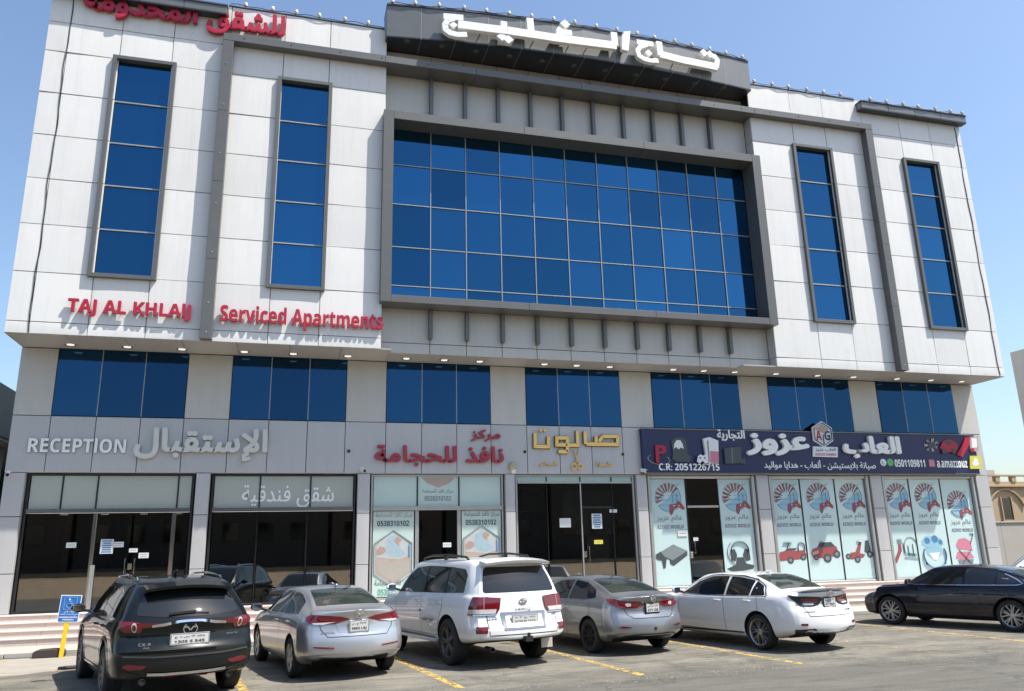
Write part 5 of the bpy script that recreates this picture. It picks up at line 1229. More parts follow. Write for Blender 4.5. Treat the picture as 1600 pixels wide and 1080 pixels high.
def emblem(c, y, z, r, kind):
    hx, n = caster(c, 'rear')(y, z); q = MB()
    def T(a, b): return (hx.x-.012, y-a, z+b)
    def pathx(pts, w):
        for i, (a, b) in enumerate(zip(pts[:-1], pts[1:])): q.bar(T(*a), T(*b), w, .012, CM['chrome'], (1,0,0))
    oval = [(r*1.15*math.cos(R(a)), r*(.78 if kind in 'HL' else .95)*math.sin(R(a))) for a in range(0, 361, 24)]
    if kind == 'T': oval = [(r*1.1*math.cos(R(a)), r*.75*math.sin(R(a))) for a in range(0, 361, 24)]
    pathx(oval, .012)
    if kind == 'M': pathx([(-r*1.0,r*.25),(-r*.5,r*.35),(0,-r*.25),(r*.5,r*.35),(r*1.0,r*.25)], .018)
    elif kind == 'H': pathx([(-r*.55,-r*.6),(-r*.3,r*.6)], .02); pathx([(r*.3,-r*.6),(r*.55,r*.6)], .02); pathx([(-r*.42,-.0),(r*.42,r*.08)], .02)
    elif kind == 'L': pathx([(r*.1,r*.6),(-r*.35,-r*.35),(r*.75,-r*.35)], .018)
    q.build('badge', c.root)
def finish_common(c):
    wheel_set(c)
    q = MB(); x0, x1 = c.axles[1]-.45, c.axles[0]+.4
    q.box(c.axles[1]+c.arch+.02, c.axles[0]-c.arch-.02, -c.hw+.12, c.hw-.12, c.st[3][1]-.03, c.st[3][1]+.12, CM['under'])
    for ax in c.axles: q.bar((ax,-c.track+.08,c.wr-.02),(ax,c.track-.08,c.wr-.02),.10,.10,CM['under'])
    q.build('underbody', c.root)
def place(c, name, lab, x, y, heading, cat='car', sc=1.05):
    """heading: degrees from straight towards the building, positive turns the nose left"""
    c.root.name = name; c.root.location = (x, y, 0); c.root.rotation_euler.z = R(90+heading); c.root.scale = (sc,)*3; tag(c.root, lab, cat, 'cars parked in front of the shops')

def sedan(p):
    c = Car(); c.__dict__.update(p); c.root = empty('parked_car')
    wb, ro, fo, H, hw = p['wb'], p['ro'], p['fo'], p['H'], p['hw']
    ra, fa = -wb/2, wb/2; xe, xn = ra-ro, fa+fo; c.axles = (fa, ra); c.xend, c.xnose = xe, xn; c.hw = hw
    c.z1 = .56; c.gr = .55; c.gf = .6; c.round = .34; c.crown = .17; c.crownf = .18; c.corner = .40
    zt, bz = p['ztrunk'], p['belt']; gb, gt, wt_, wb_ = p['bl0'], p['bl1'], p['ws1'], p['ws0']
    c.st = [
     (xe+.17, .36, hw-.23, hw-.17, hw-.20, bz-.03, hw-.30, zt-.05, zt),
     (xe+.25, .33, hw-.14, hw-.085, hw-.12, bz-.015, hw-.24, zt-.04, zt+.005),
     (xe+.42, .30, hw-.08, hw-.025, hw-.065, bz, hw-.20, zt-.035, zt+.01),
     (gb, .24, hw-.07, hw, hw-.045, bz+.015, hw-.22, zt-.01, zt+.035),
     ((gb+gt)/2+.04, .19, hw-.07, hw, hw-.035, bz+.02, hw-.29, (zt+H)/2-.06, (zt+H)/2+.06),
     (gt, .19, hw-.07, hw-.005, hw-.035, bz+.01, hw-.325, H-.115, H-.045),
     ((gt+wt_)/2, .19, hw-.07, hw-.01, hw-.035, bz-.005, hw-.31, H-.085, H),
     (wt_, .19, hw-.07, hw-.005, hw-.035, bz-.02, hw-.32, H-.11, H-.03),
     ((wt_+wb_)/2, .19, hw-.07, hw, hw-.04, bz-.035, hw-.27, (H+p['cowl'])/2-.07, (H+p['cowl'])/2+.02),
     (wb_, .19, hw-.07, hw, hw-.05, bz-.055, hw-.20, p['cowl']-.035, p['cowl']+.01),
     ((wb_+xn)/2+.05, .21, hw-.08, hw-.01, hw-.07, bz-.10, hw-.28, p['cowl']-.085, p['cowl']-.055),
     (xn-.42, .22, hw-.10, hw-.06, hw-.13, bz-.19, hw-.33, p['cowl']-.20, p['cowl']-.16),
     (xn-.16, .24, hw-.20, hw-.17, hw-.22, bz-.26, hw-.38, p['cowl']-.29, p['cowl']-.26),
    ]
    c.xr = p['xr']; c.xf = [(.2,.10),(.35,.02),(.5,0),(.65,.03),(.8,.14)]
    build_body(c); finish_common(c)
    return c
def side_glass(c, polys, names=None, m='glass', chrome=None, sides=(1,-1)):
    for s in sides:
        for i, pg in enumerate(polys): patch(c, 'side_window', pg, 'side', CM[m], s, .004, .035, .07)
        if chrome: seam(c, 'window_trim', chrome, 'side', CM['chrome'], .018, s, .010)

# ------------------------------------------------------------ the six parked cars
def door_seams(c, x1, x2, x3, zt, zb=.30, s=1, arch=None):
    for x in (x1, x2): seam(c, 'shut_line', [(x+.03, zt), (x, zt-.3), (x-.01, zb)], 'side', None, .009, s)
    seam(c, 'shut_line', [(x3+.02, zt), (x3-.03, zt-.22), (x3+.10, zt-.42), (x3+.24, zb)], 'side', None, .009, s)
    seam(c, 'shut_line', [(x1, zb), (x3+.24, zb)], 'side', None, .008, s)
# silver compact saloon (second from left)
silver = car_paint('silver_paint', (.50,.51,.53), .75, .34, .10)
c = sedan(dict(wb=2.70, ro=1.02, fo=.85, H=1.435, hw=.90, belt=.93, ztrunk=1.085, bl0=-1.80, bl1=-.88, ws1=.42, ws0=1.30, cowl=.98, wr=.32, ww=.20, rr=.225, arch=.385, track=.79,
     spokes=5, split=(.0,.28), sw=(.026,.022), rim=CM['alloy'], paint=silver, xr=[(.2,.10),(.34,.03),(.48,0),(.66,.02),(.78,.06),(.92,.07),(1.05,.03),(1.12,.0)]))
DB = 1.0
P = [(-1.50,1.02),(-1.28,1.19),(-.95,1.30),(-.50,1.345),(-.50,.985),(-1.2,.995)], [(-.44,1.35),(.10,1.345),(.55,1.22),(.98,.985),(.4,.965),(-.44,.982)]
side_glass(c, P, chrome=None)
patch(c, 'rear_window', [(-1.72,.56),(-1.72,-.56),(-.92,-.47),(-.92,.47)], 'top', CM['glass_g'], off=.005, rnd=.06)
patch(c, 'windscreen', [(1.22,.62),(1.22,-.62),(.50,-.50),(.50,.50)], 'top', CM['glass'], off=.005, rnd=.06)
arc = c.corner*math.pi/2
for s in (1,-1):
    t = patch(c, 'tail_light', [(-.36,.945),(-.22,.985),(0,1.01),(.25,1.02),(.52,1.02),(.66,.99),(.62,.93),(.45,.885),(.2,.865),(-.12,.88)], 'wrap', CM['lamp'], s, .010, .025, .05)
    patch(c, 'reversing_lens', [(-.14,.905),(.42,.895),(.36,.875),(.1,.868)], 'wrap', CM['lampw'], s, .015, .008, .05, parent=t)
    patch(c, 'reflector', [(-.10,.525),(.30,.545),(.30,.525),(-.10,.500)], 'wrap', CM['lamp'], s, .009, .008, .05)
    patch(c, 'headlight', [(-.1,.70),(.25,.76),(.75,.80),(.55,.70),(.1,.62)], 'wrapf', CM['inside'], s, .008, .02, .06)
    door_seams(c, 1.02, -.47, -1.38, .97, .30, s); mirror_part(c, .86, 1.00, silver if s < 0 else CM['trim'], s)
    door_handle(c, -.30, .86, silver, s); door_handle(c, -1.12, .88, silver, s)
patch(c, 'rear_valance', [(-.55,.36),(.55,.36),(.66,.28),(.55,.20),(-.55,.20),(-.66,.28)], 'rear', CM['trim'], 1, .012, .03, .07)
seam(c, 'shut_line', [(.62,.90),(.60,.80),(.50,.68),(-.50,.68),(-.60,.80),(-.62,.90)], 'rear', None, .010); seam(c, 'shut_line', [(-1.9,.70),(-2.1,.72)], 'top', None, .008)
patch(c, 'number_recess', [(-.38,.93),(.38,.93),(.33,.74),(-.33,.74)], 'rear', silver, 1, .003, .03, .08)
plate(c, .0, .83, .30, .15, ('٩٨٦٢ ح ر ل', '9862 LRJ')); emblem(c, 0, 1.005, .062, 'H'); rear_text(c, 'ELANTRA', .60, .38, .735, .765, CM['chrome'])
cbox(c, 'antenna', -.98, -.84, -.02, .02, 1.40, 1.46, silver, .012)
place(c, 'parked_saloon', 'silver saloon with wide red tail lamps, between the dark SUV and the white SUV', .72, 17.35, 13, sc=1.075)

# grey compact saloon half hidden by the white SUV
grey = car_paint('pewter_paint', (.26,.27,.285), .7, .36, .04)
c = sedan(dict(wb=2.70, ro=1.03, fo=.86, H=1.45, hw=.90, belt=.95, ztrunk=1.09, bl0=-1.86, bl1=-.86, ws1=.36, ws0=1.20, cowl=1.00, wr=.325, ww=.205, rr=.215, arch=.385, track=.79,
     spokes=8, split=(.0,), sw=(.03,.028), rim=CM['well'], paint=grey, xr=[(.2,.09),(.34,.02),(.5,0),(.68,.03),(.80,.08),(.94,.08),(1.05,.03),(1.12,.0)]))
P = [(-1.52,1.05),(-1.30,1.20),(-.95,1.32),(-.50,1.365),(-.50,1.0),(-1.2,1.01)], [(-.44,1.37),(.10,1.35),(.50,1.23),(.92,1.0),(.4,.985),(-.44,.998)]
side_glass(c, P)
patch(c, 'rear_window', [(-1.78,.58),(-1.78,-.58),(-.92,-.47),(-.92,.47)], 'top', CM['glass_g'], off=.005, rnd=.06)
patch(c, 'windscreen', [(1.12,.62),(1.12,-.62),(.46,-.50),(.46,.50)], 'top', CM['glass'], off=.005, rnd=.06)
for s in (1,-1):
    t = patch(c, 'tail_light', [(-.34,.925),(-.24,.985),(0,1.0),(.25,1.015),(.50,1.04),(.74,1.04),(.60,.96),(.35,.885),(.1,.865),(-.18,.875)], 'wrap', CM['lamp'], s, .010, .02, .05)
    patch(c, 'lamp_ring', [(-.06,.955),(.03,.975),(.10,.935),(.03,.895),(-.06,.905)], 'wrap', CM['lampw'], s, .014, .02, .03, parent=t)
    patch(c, 'reflector', [(-.02,.525),(.20,.55),(.32,.53),(.20,.505)], 'wrap', CM['lamp'], s, .009, .008, .05)
    patch(c, 'headlight', [(-.1,.70),(.25,.76),(.75,.80),(.55,.70),(.1,.62)], 'wrapf', CM['inside'], s, .008, .02, .06)
    door_seams(c, .98, -.47, -1.38, .99, .30, s); mirror_part(c, .82, 1.02, grey, s); door_handle(c, -.30, .88, grey, s); door_handle(c, -1.12, .90, grey, s)
patch(c, 'rear_valance', [(-.60,.37),(-.3,.40),(.3,.40),(.60,.37),(.70,.28),(.60,.20),(-.60,.20),(-.70,.28)], 'rear', CM['trim'], 1, .012, .03, .07)
seam(c, 'shut_line', [(.58,.86),(.52,.74),(.42,.68),(-.42,.68),(-.52,.74),(-.58,.86)], 'rear', None, .010)
seam(c, 'trunk_chrome', [(.48,.955),(0,.965),(-.48,.955)], 'rear', CM['chrome'], .012, off=.008)
plate(c, .0, .86, .30, .15, ('٤٧١ ب ص', '471 XB'), fr='trim'); emblem(c, 0, 1.03, .05, 'M')
q = MB(); hx, _ = caster(c, 'rear')(.0, .48); q.lathe([(.032,0),(.032,.01),(.02,.012)], (hx.x-.01, .0, .485), 'x', CM['trim'], 12); q.build('tow_eye_cover', c.root)
place(c, 'parked_saloon', 'dusty grey saloon with plain black wheels parked half behind the white SUV', 6.85, 18.15, 11, sc=1.06)

# white luxury saloon
white = car_paint('pearl_white_paint', (.74,.74,.73), 0, .35, .0)
c = sedan(dict(wb=2.85, ro=1.10, fo=.92, H=1.455, hw=.92, belt=.96, ztrunk=1.10, bl0=-1.86, bl1=-.98, ws1=.34, ws0=1.22, cowl=1.01, wr=.335, ww=.225, rr=.255, arch=.40, track=.80,
     spokes=5, split=(-.17,.17,.52), sw=(.010,.008), rim=CM['alloy'], paint=white, xr=[(.2,.10),(.34,.03),(.5,0),(.70,.02),(.82,.07),(.94,.10),(1.05,.04),(1.14,-.02)]))
P = [(-1.60,1.03),(-1.42,1.20),(-1.22,1.285),(-1.22,1.015)], [(-1.18,1.295),(-.85,1.345),(-.50,1.365),(-.50,1.005),(-1.18,1.012)], [(-.44,1.37),(.10,1.355),(.50,1.24),(.92,1.01),(.4,.99),(-.44,1.003)]
side_glass(c, P, chrome=[(-1.66,1.02),(-1.48,1.19),(-1.22,1.315),(-.85,1.375),(-.2,1.395),(.14,1.375),(.55,1.25)])
for s in (1,-1): seam(c, 'window_trim', [(-1.66,1.005),(-.5,.985),(.92,.985)], 'side', CM['chrome'], .014, s, .009)
patch(c, 'rear_window', [(-1.80,.58),(-1.80,-.58),(-1.04,-.48),(-1.04,.48)], 'top', CM['glass_g'], off=.005, rnd=.06)
patch(c, 'windscreen', [(1.14,.62),(1.14,-.62),(.44,-.50),(.44,.50)], 'top', CM['glass'], off=.005, rnd=.06)
for s in (1,-1):
    t = patch(c, 'tail_light', [(-.36,.97),(-.30,1.0),(0,1.02),(.3,1.025),(.62,1.045),(.50,.98),(.34,.90),(.22,.84),(-.10,.83),(-.26,.86)], 'wrap', CM['trim'], s, .009, .015, .05)
    patch(c, 'lamp_lens', [(-.30,.975),(.0,.995),(.20,.985),(.16,.93),(.02,.905),(-.22,.895)], 'wrap', CM['lamp'], s, .015, .015, .04, parent=t)
    patch(c, 'clear_lens', [(-.16,.888),(.12,.898),(.16,.875),(.08,.86),(-.12,.858)], 'wrap', CM['lampw'], s, .014, .01, .04, parent=t)
    patch(c, 'reflector', [(.10,.535),(.28,.54),(.28,.50),(.10,.495)], 'wrap', CM['lamp'], s, .009, .008, .05)
    patch(c, 'headlight', [(-.1,.70),(.25,.76),(.75,.80),(.55,.70),(.1,.62)], 'wrapf', CM['inside'], s, .008, .02, .06)
    door_seams(c, .98, -.47, -1.42, 1.0, .30, s); mirror_part(c, .84, 1.04, white, s); door_handle(c, -.28, .89, white, s); door_handle(c, -1.16, .91, white, s)
    seam(c, 'sill_trim', [(-.98,.30),(.95,.27)], 'side', CM['trim'], .03, s, .010)
    patch(c, 'exhaust_surround', [(-.10,.41),(.10,.42),(.20,.37),(.06,.30),(-.14,.30)], 'wrap', CM['chrome'], s, .014, .02, .05)
    patch(c, 'exhaust_outlet', [(-.07,.395),(.08,.40),(.14,.37),(.04,.325),(-.10,.325)], 'wrap', CM['gap'], s, .018, .02, .05)
patch(c, 'rear_valance', [(-.82,.43),(-.45,.44),(-.38,.36),(.38,.36),(.45,.44),(.82,.43),(.70,.28),(.55,.24),(-.55,.24),(-.70,.28)], 'rear', CM['trim'], 1, .010, .02, .07)
seam(c, 'shut_line', [(.60,.83),(.52,.66),(-.52,.66),(-.60,.83)], 'rear', None, .009)
# boot lid spoiler
q = MB(); n = 14; vs = []
for k in range(n+1):
    y = -.62+1.24*k/n; e = 1-(abs(y)/.62)**3; vs += [(c.xend+.06+.16*(abs(y)/.62)**2, y, 1.105+.0*e), (c.xend-.02+.16*(abs(y)/.62)**2, y, 1.125+.04*e), (c.xend+.30, y, 1.10)]
q.add(vs, [f_ for k in range(n) for f_ in ((3*k,3*k+3,3*k+4,3*k+1),(3*k+1,3*k+4,3*k+5,3*k+2),(3*k,3*k+2,3*k+5,3*k+3))]+[(0,1,2),(3*n+2,3*n+1,3*n)], white); q.build('boot_spoiler', c.root, smooth=True)
plate(c, .0, .90, .30, .15, ('٢١ ع ح ر', '21 RJA'), fr='trim'); emblem(c, 0, 1.055, .07, 'L'); rear_text(c, 'GS 350', -.40, -.60, .735, .765, CM['chrome']); rear_text(c, 'LEXUS', .62, .40, .735, .765, CM['chrome'])
cbox(c, 'antenna', -1.0, -.86, -.02, .02, 1.42, 1.48, white, .012)
place(c, 'parked_saloon', 'white saloon with many-spoked wheels and dark edged tail lamps, right of the grey saloon', 10.2, 17.15, 12, sc=1.06)

# dark blue saloon
navyp = car_paint('dark_blue_paint', (.0035,.005,.013), .0, .3, .0)
c = sedan(dict(wb=2.83, ro=1.10, fo=.93, H=1.45, hw=.92, belt=.95, ztrunk=1.08, bl0=-1.95, bl1=-.98, ws1=.22, ws0=1.14, cowl=.99, wr=.34, ww=.225, rr=.25, arch=.405, track=.80,
     spokes=5, split=(-.13,.13,.62), sw=(.014,.012), rim=CM['alloy'], paint=navyp, xr=[(.2,.09),(.34,.02),(.5,0),(.68,.03),(.80,.08),(.94,.08),(1.05,.03),(1.12,.0)]))
P = [(-1.62,1.04),(-1.42,1.17),(-1.16,1.27),(-1.16,1.015)], [(-1.12,1.28),(-.85,1.335),(-.46,1.36),(-.46,1.0),(-1.12,1.012)], [(-.40,1.36),(-.02,1.345),(.40,1.22),(.86,1.0),(.4,.98),(-.40,.998)]
side_glass(c, P, chrome=[(-1.30,1.24),(-1.55,1.13),(-1.72,1.03),(-1.60,1.0),(-.5,.982),(.90,.975)])
patch(c, 'rear_window', [(-1.85,.58),(-1.85,-.58),(-1.04,-.48),(-1.04,.48)], 'top', CM['glass_g'], off=.005, rnd=.06)
patch(c, 'windscreen', [(1.06,.62),(1.06,-.62),(.32,-.50),(.32,.50)], 'top', CM['glass'], off=.005, rnd=.06)
for s in (1,-1):
    patch(c, 'tail_light', [(-.34,.925),(-.24,.985),(0,1.0),(.25,1.015),(.50,1.04),(.74,1.04),(.60,.96),(.35,.885),(.1,.865),(-.18,.875)], 'wrap', CM['lamp'], s, .010, .02, .05)
    patch(c, 'headlight', [(-.05,.72),(.25,.77),(.62,.79),(.66,.76),(.40,.68),(.05,.64)], 'wrapf', CM['inside'], s, .008, .02, .05)
    door_seams(c, .92, -.43, -1.40, .98, .30, s); mirror_part(c, .76, 1.02, navyp, s); door_handle(c, -.24, .87, navyp, s); door_handle(c, -1.12, .89, navyp, s)
    seam(c, 'crease', [(1.15,.70),(.7,.69),(0,.65),(-.9,.56)], 'side', navyp, .016, s, .010)
plate(c, .0, .86, .30, .15, ('٣٣ ب ص', '33 XB'), fr='trim')
h, nrm = caster(c, 'side', 1)(-1.33, 1.14); B('window_sticker', c.root, -1.40, -1.26, h.y+.008, h.y+.012, 1.11, 1.15, M['paper'])
place(c, 'parked_saloon', 'dark blue saloon seen from its side at the right edge, behind the white saloon', 16.95, 17.55, 21)

# white saloon farther right, only its windscreen and roof in view
c = sedan(dict(wb=2.70, ro=1.02, fo=.85, H=1.60, hw=.90, belt=1.02, ztrunk=1.2, bl0=-1.86, bl1=-1.2, ws1=.42, ws0=1.20, cowl=1.06, wr=.34, ww=.20, rr=.225, arch=.40, track=.79,
     spokes=5, split=(.0,.28), sw=(.026,.022), rim=CM['alloy'], paint=white, xr=[(.2,.10),(.34,.03),(.48,0),(.66,.02),(.78,.06),(.92,.07),(1.15,.03)]))
side_glass(c, ([(-1.4,1.12),(-1.2,1.36),(-.95,1.47),(-.50,1.50),(-.50,1.08)], [(-.44,1.50),(.10,1.48),(.5,1.35),(.92,1.07),(.4,1.06),(-.44,1.08)]), m='glass_g')
patch(c, 'windscreen', [(1.10,.60),(1.10,-.60),(.50,-.50),(.50,.50)], 'top', CM['glass_g'], off=.005, rnd=.06)
for s in (1,-1):
    mirror_part(c, .80, 1.12, CM['trim'], s); door_seams(c, .98, -.47, -1.38, 1.05, .3, s)
    patch(c, 'headlight', [(-.1,.70),(.25,.76),(.75,.80),(.55,.70),(.1,.62)], 'wrapf', CM['inside'], s, .008, .02, .06)
    patch(c, 'tail_light', [(-.34,.925),(-.24,.985),(.3,1.0),(.6,1.02),(.35,.885),(-.18,.875)], 'wrap', CM['lamp'], s, .010, .02, .05)
place(c, 'parked_car', 'white car cut off by the right edge, beyond the dark blue saloon', 23.75, 20.9, 48)

def suv(p):
    c = Car(); c.__dict__.update(p); c.root = empty('parked_suv')
    wb, ro, fo, H, hw = p['wb'], p['ro'], p['fo'], p['H'], p['hw']
    ra, fa = -wb/2, wb/2; xe, xn = ra-ro, fa+fo; c.axles = (fa, ra); c.xend, c.xnose = xe, xn; c.hw = hw
    c.z1 = p.get('z1', .68); c.gr = 1.0; c.gf = .6; c.round = .34; c.crown = p.get('crown', .15); c.crownf = .16; c.corner = .36; rd = p.get('rd', 0)
    bz, rw = p['belt'], p['roofw']; ws1, ws0, cw = p['ws1'], p['ws0'], p['cowl']; zb = p['zb']
    c.st = [
     (xe+p.get('crown', .15), zb+.12, hw-.18, hw-.13, hw-.15, bz, rw-.09, H-.13-rd, H-.05-rd),
     (xe+.25, zb+.09, hw-.10, hw-.055, hw-.085, bz, rw-.04, H-.115-rd, H-.035-rd),
     (xe+.45, zb+.06, hw-.06, hw-.01, hw-.05, bz+.01, rw-.01, H-.10-rd*.8, H-.02-rd*.8),
     (ra, zb, hw-.06, hw, hw-.035, bz, rw, H-.085-rd*.4, H-.005-rd*.4),
     (ra/2, zb, hw-.06, hw-.012, hw-.035, bz-.01, rw, H-.08, H),
     (0, zb, hw-.06, hw-.015, hw-.035, bz-.02, rw, H-.085, H-.005),
     (ws1, zb, hw-.06, hw-.01, hw-.035, bz-.03, rw-.02, H-.12, H-.05),
     ((ws1+ws0)/2, zb, hw-.06, hw-.005, hw-.04, bz-.05, (rw+hw)/2-.06, (H+cw)/2-.08, (H+cw)/2+.0),
     (ws0, zb, hw-.06, hw, hw-.05, bz-.07, hw-.19, cw-.03, cw+.01),
     ((ws0+xn)/2, zb+.02, hw-.08, hw-.01, hw-.07, bz-.11, hw-.26, cw-.07, cw-.035),
     (xn-.40, zb+.03, hw-.09, hw-.05, hw-.12, bz-.19, hw-.32, cw-.16, cw-.12),
     (xn-.16, zb+.05, hw-.19, hw-.15, hw-.20, bz-.26, hw-.38, cw-.27, cw-.22),
    ]
    c.xr = p['xr']; c.xf = [(.2,.10),(.4,.02),(.6,0),(.8,.02),(1.0,.12)]
    build_body(c); finish_common(c); return c
# dark SUV at the left
blackp = car_paint('black_green_paint', (.0035,.0050,.0050), .0, .3, .0)
c = suv(dict(wb=2.93, ro=1.16, fo=.98, H=1.72, hw=.975, belt=1.12, roofw=.69, rd=.05, crown=.19, ws1=.45, ws0=1.42, cowl=1.13, zb=.26, wr=.385, ww=.25, rr=.275, arch=.46, track=.84, spokes=10, split=(.0,.13), sw=(.018,.015), rim=CM['alloyd'], paint=blackp,
     xr=[(.2,.12),(.42,.03),(.56,0),(.72,.0),(.80,.07),(.98,.10),(1.08,.07),(1.18,.10),(1.35,.22),(1.55,.38),(1.66,.42),(1.72,.38)]))
P = [(-1.86,1.17),(-1.80,1.32),(-1.66,1.44),(-1.28,1.50),(-1.28,1.16)], [(-1.24,1.505),(-.42,1.56),(-.42,1.14),(-1.24,1.155)], [(-.36,1.56),(.20,1.55),(.55,1.46),(1.12,1.14),(.5,1.12),(-.36,1.135)]
side_glass(c, P, chrome=[(-1.24,1.535),(-1.66,1.475),(-1.84,1.34),(-1.90,1.17),(-1.78,1.135),(-.4,1.105),(1.15,1.10)])
patch(c, 'windscreen', [(1.32,.66),(1.32,-.66),(.58,-.55),(.58,.55)], 'top', CM['glass'], off=.005, rnd=.06)
patch(c, 'rear_window', [(-.70,1.20),(-.30,1.165),(.30,1.165),(.70,1.20),(.66,1.36),(.54,1.49),(.3,1.515),(-.3,1.515),(-.54,1.49),(-.66,1.36)], 'rear', CM['glass'], 1, .006, .05, .07)
# roof spoiler over the rear window
q = MB(); n = 14; vs = []; 
for k in range(n+1):
    y = -.60+1.2*k/n; e = (abs(y)/.6)**2; vs += [(c.xend+.50, y, 1.655-.05*e), (c.xend+.20+.12*e, y, 1.60-.05*e), (c.xend+.22+.12*e, y, 1.56-.05*e), (c.xend+.50, y, 1.54-.04*e)]
q.add(vs, [f_ for k in range(n) for j in range(4) for f_ in ((4*k+j, 4*k+(j+1)%4, 4*k+4+(j+1)%4, 4*k+4+j),)]+[(3,2,1,0),(4*n,4*n+1,4*n+2,4*n+3)], blackp); q.build('roof_spoiler', c.root, smooth=True)
for s in (1,-1):
    t = patch(c, 'tail_light', [(-.34,1.09),(0,1.10),(.30,1.125),(.56,1.13),(.54,1.05),(.44,.985),(.06,.975),(.0,1.04),(-.34,1.06)], 'wrap', CM['lamp'], s, .011, .02, .05)
    ring_pts = [(.235+.075*math.cos(R(a)), 1.045+.062*math.sin(R(a))) for a in range(0,360,30)]; patch(c, 'lamp_ring', ring_pts, 'wrap', CM['lampw'], s, .016, 0, .03, parent=t)
    patch(c, 'lamp_centre', [(.235+.05*math.cos(R(a)), 1.045+.042*math.sin(R(a))) for a in range(0,360,30)], 'wrap', CM['lamp'], s, .020, 0, .03, parent=t)
    patch(c, 'reflector', [(-.08,.545),(.24,.575),(.34,.545),(.24,.500),(-.02,.500)], 'wrap', CM['lamp'], s, .010, .02, .05)
    patch(c, 'headlight', [(-.1,.86),(.25,.90),(.70,.95),(.50,.86),(.1,.80)], 'wrapf', CM['inside'], s, .008, .02, .06)
    door_seams(c, 1.12, -.39, -1.30, 1.11, .38, s); mirror_part(c, 1.0, 1.16, blackp, s); door_handle(c, -.22, 1.0, blackp, s); door_handle(c, -1.08, 1.02, blackp, s)
    seam(c, 'sill_chrome', [(-.92,.40),(.92,.36)], 'side', CM['chrome'], .028, s, .012); seam(c, 'sill_cladding', [(-.94,.335),(.94,.305)], 'side', CM['trim'], .09, s, .008)
    for ax in c.axles:
        al = [(ax+(c.arch+.030)*math.cos(R(a)), c.wr+(c.arch+.030)*math.sin(R(a))) for a in range(-12,193,8)]
        seam(c, 'arch_trim', al, 'side', CM['trim'], .055, s, .010)
    q = MB(); q.tube([(-1.62,s*.60,1.665),(-1.55,s*.61,1.70),(-.6,s*.615,1.745),(.3,s*.60,1.72),(.42,s*.585,1.685)], .016, CM['chrome'], 8); q.build('roof_rail', c.root, smooth=True)
seam(c, 'tail_chrome', [(.50,1.062),(.34,1.075),(.15,1.105),(0,1.11),(-.15,1.105),(-.34,1.075),(-.50,1.062)], 'rear', CM['chrome'], .030, off=.018)
seam(c, 'bumper_chrome', [(.52,.435),(.30,.425),(-.30,.425),(-.52,.435)], 'rear', CM['chrome'], .034, off=.020)
seam(c, 'bumper_strip', [(.84,.68),(.45,.655),(-.45,.655),(-.84,.68)], 'rear', CM['alloyd'], .022, off=.014)
seam(c, 'shut_line', [(.66,1.0),(.64,.82),(.50,.74),(-.50,.74),(-.64,.82),(-.66,1.0)], 'rear', None, .010)
patch(c, 'rear_valance', [(-.80,.48),(-.5,.40),(.5,.40),(.80,.48),(.74,.36),(-.74,.36)], 'rear', CM['trim'], 1, .010, .02, .07)
for y in (.20,-.26): patch(c, 'fog_lamp', [(y-.07,.385),(y+.07,.385),(y+.06,.345),(y-.06,.345)], 'rear', CM['lamp'], 1, .016, .01, .05)
for s in (1,-1):
    q = MB(); q.lathe([(.040,.16),(.042,0),(.037,.0)], (c.xend+.09, s*.58, .335), 'x', CM['disc'], 18, False); q.lathe([(.0365,.01),(.001,.012)], (c.xend+.09, s*.58, .335), 'x', CM['gap'], 18); q.build('exhaust', c.root, smooth=True)
q = MB(); hx, _ = caster(c, 'rear')(.05, 1.22); q.bar((hx.x-.02,.30,1.215),(hx.x-.03,-.06,1.235),.018,.03,CM['trim']); q.bar((hx.x-.02,.30,1.215),(hx.x-.01,-.25,1.205),.012,.02,CM['trim']); q.build('rear_wiper', c.root)
plate(c, .0, .865, .50, .12, ('٥٤٥ ١٣ س د ح', '1305 S 545')); emblem(c, 0, 1.0, .082, 'M'); rear_text(c, 'CX-9', .66, .50, .80, .84, CM['chrome']); rear_text(c, 'AWD', .60, .52, .765, .785, CM['chrome'])
rear_text(c, 'SKYACTIV', -.52, -.70, .885, .905, CM['chrome'])
q = MB(); q.tube([(-1.15,0,1.70),(-1.22,0,1.76),(-1.30,0,1.80)], [.03,.02,.006], CM['trim'], 8); q.build('antenna', c.root, smooth=True)
place(c, 'parked_suv', 'dark green-black SUV at the left, beside the blue disabled parking sign', -2.22, 16.25, 18, 'SUV', 1.07)

# big white SUV in the middle
white2 = car_paint('white_paint', (.76,.76,.75), 0, .35, .0)
c = suv(dict(wb=2.85, ro=1.20, fo=.95, H=1.86, hw=.985, belt=1.20, roofw=.73, crown=.12, ws1=.55, ws0=1.34, cowl=1.20, zb=.36, z1=.74, wr=.40, ww=.27, rr=.27, arch=.475, track=.845, spokes=5, split=(.0,.34), sw=(.030,.020), rim=CM['alloyd'], paint=white2,
     xr=[(.2,.20),(.42,.06),(.52,0),(.66,.0),(.74,.05),(.90,.09),(1.15,.12),(1.25,.14),(1.45,.22),(1.70,.34),(1.80,.36),(1.86,.33)]))
P = [(-1.98,1.26),(-1.96,1.56),(-1.82,1.66),(-1.20,1.70),(-1.20,1.235)], [(-1.19,1.70),(-.22,1.715),(-.22,1.22),(-1.19,1.235)], [(-.21,1.715),(.45,1.68),(.72,1.55),(1.16,1.21),(.5,1.205),(-.21,1.22)]
side_glass(c, P)
for s in (1,-1): seam(c, 'window_pillar', [(-.215,1.71),(-.215,1.22)], 'side', CM['trim'], .05, s, .008); seam(c, 'window_pillar', [(-1.195,1.695),(-1.195,1.235)], 'side', CM['trim'], .04, s, .008)
patch(c, 'windscreen', [(1.26,.68),(1.26,-.68),(.64,-.58),(.64,.58)], 'top', CM['glass'], off=.005, rnd=.06)
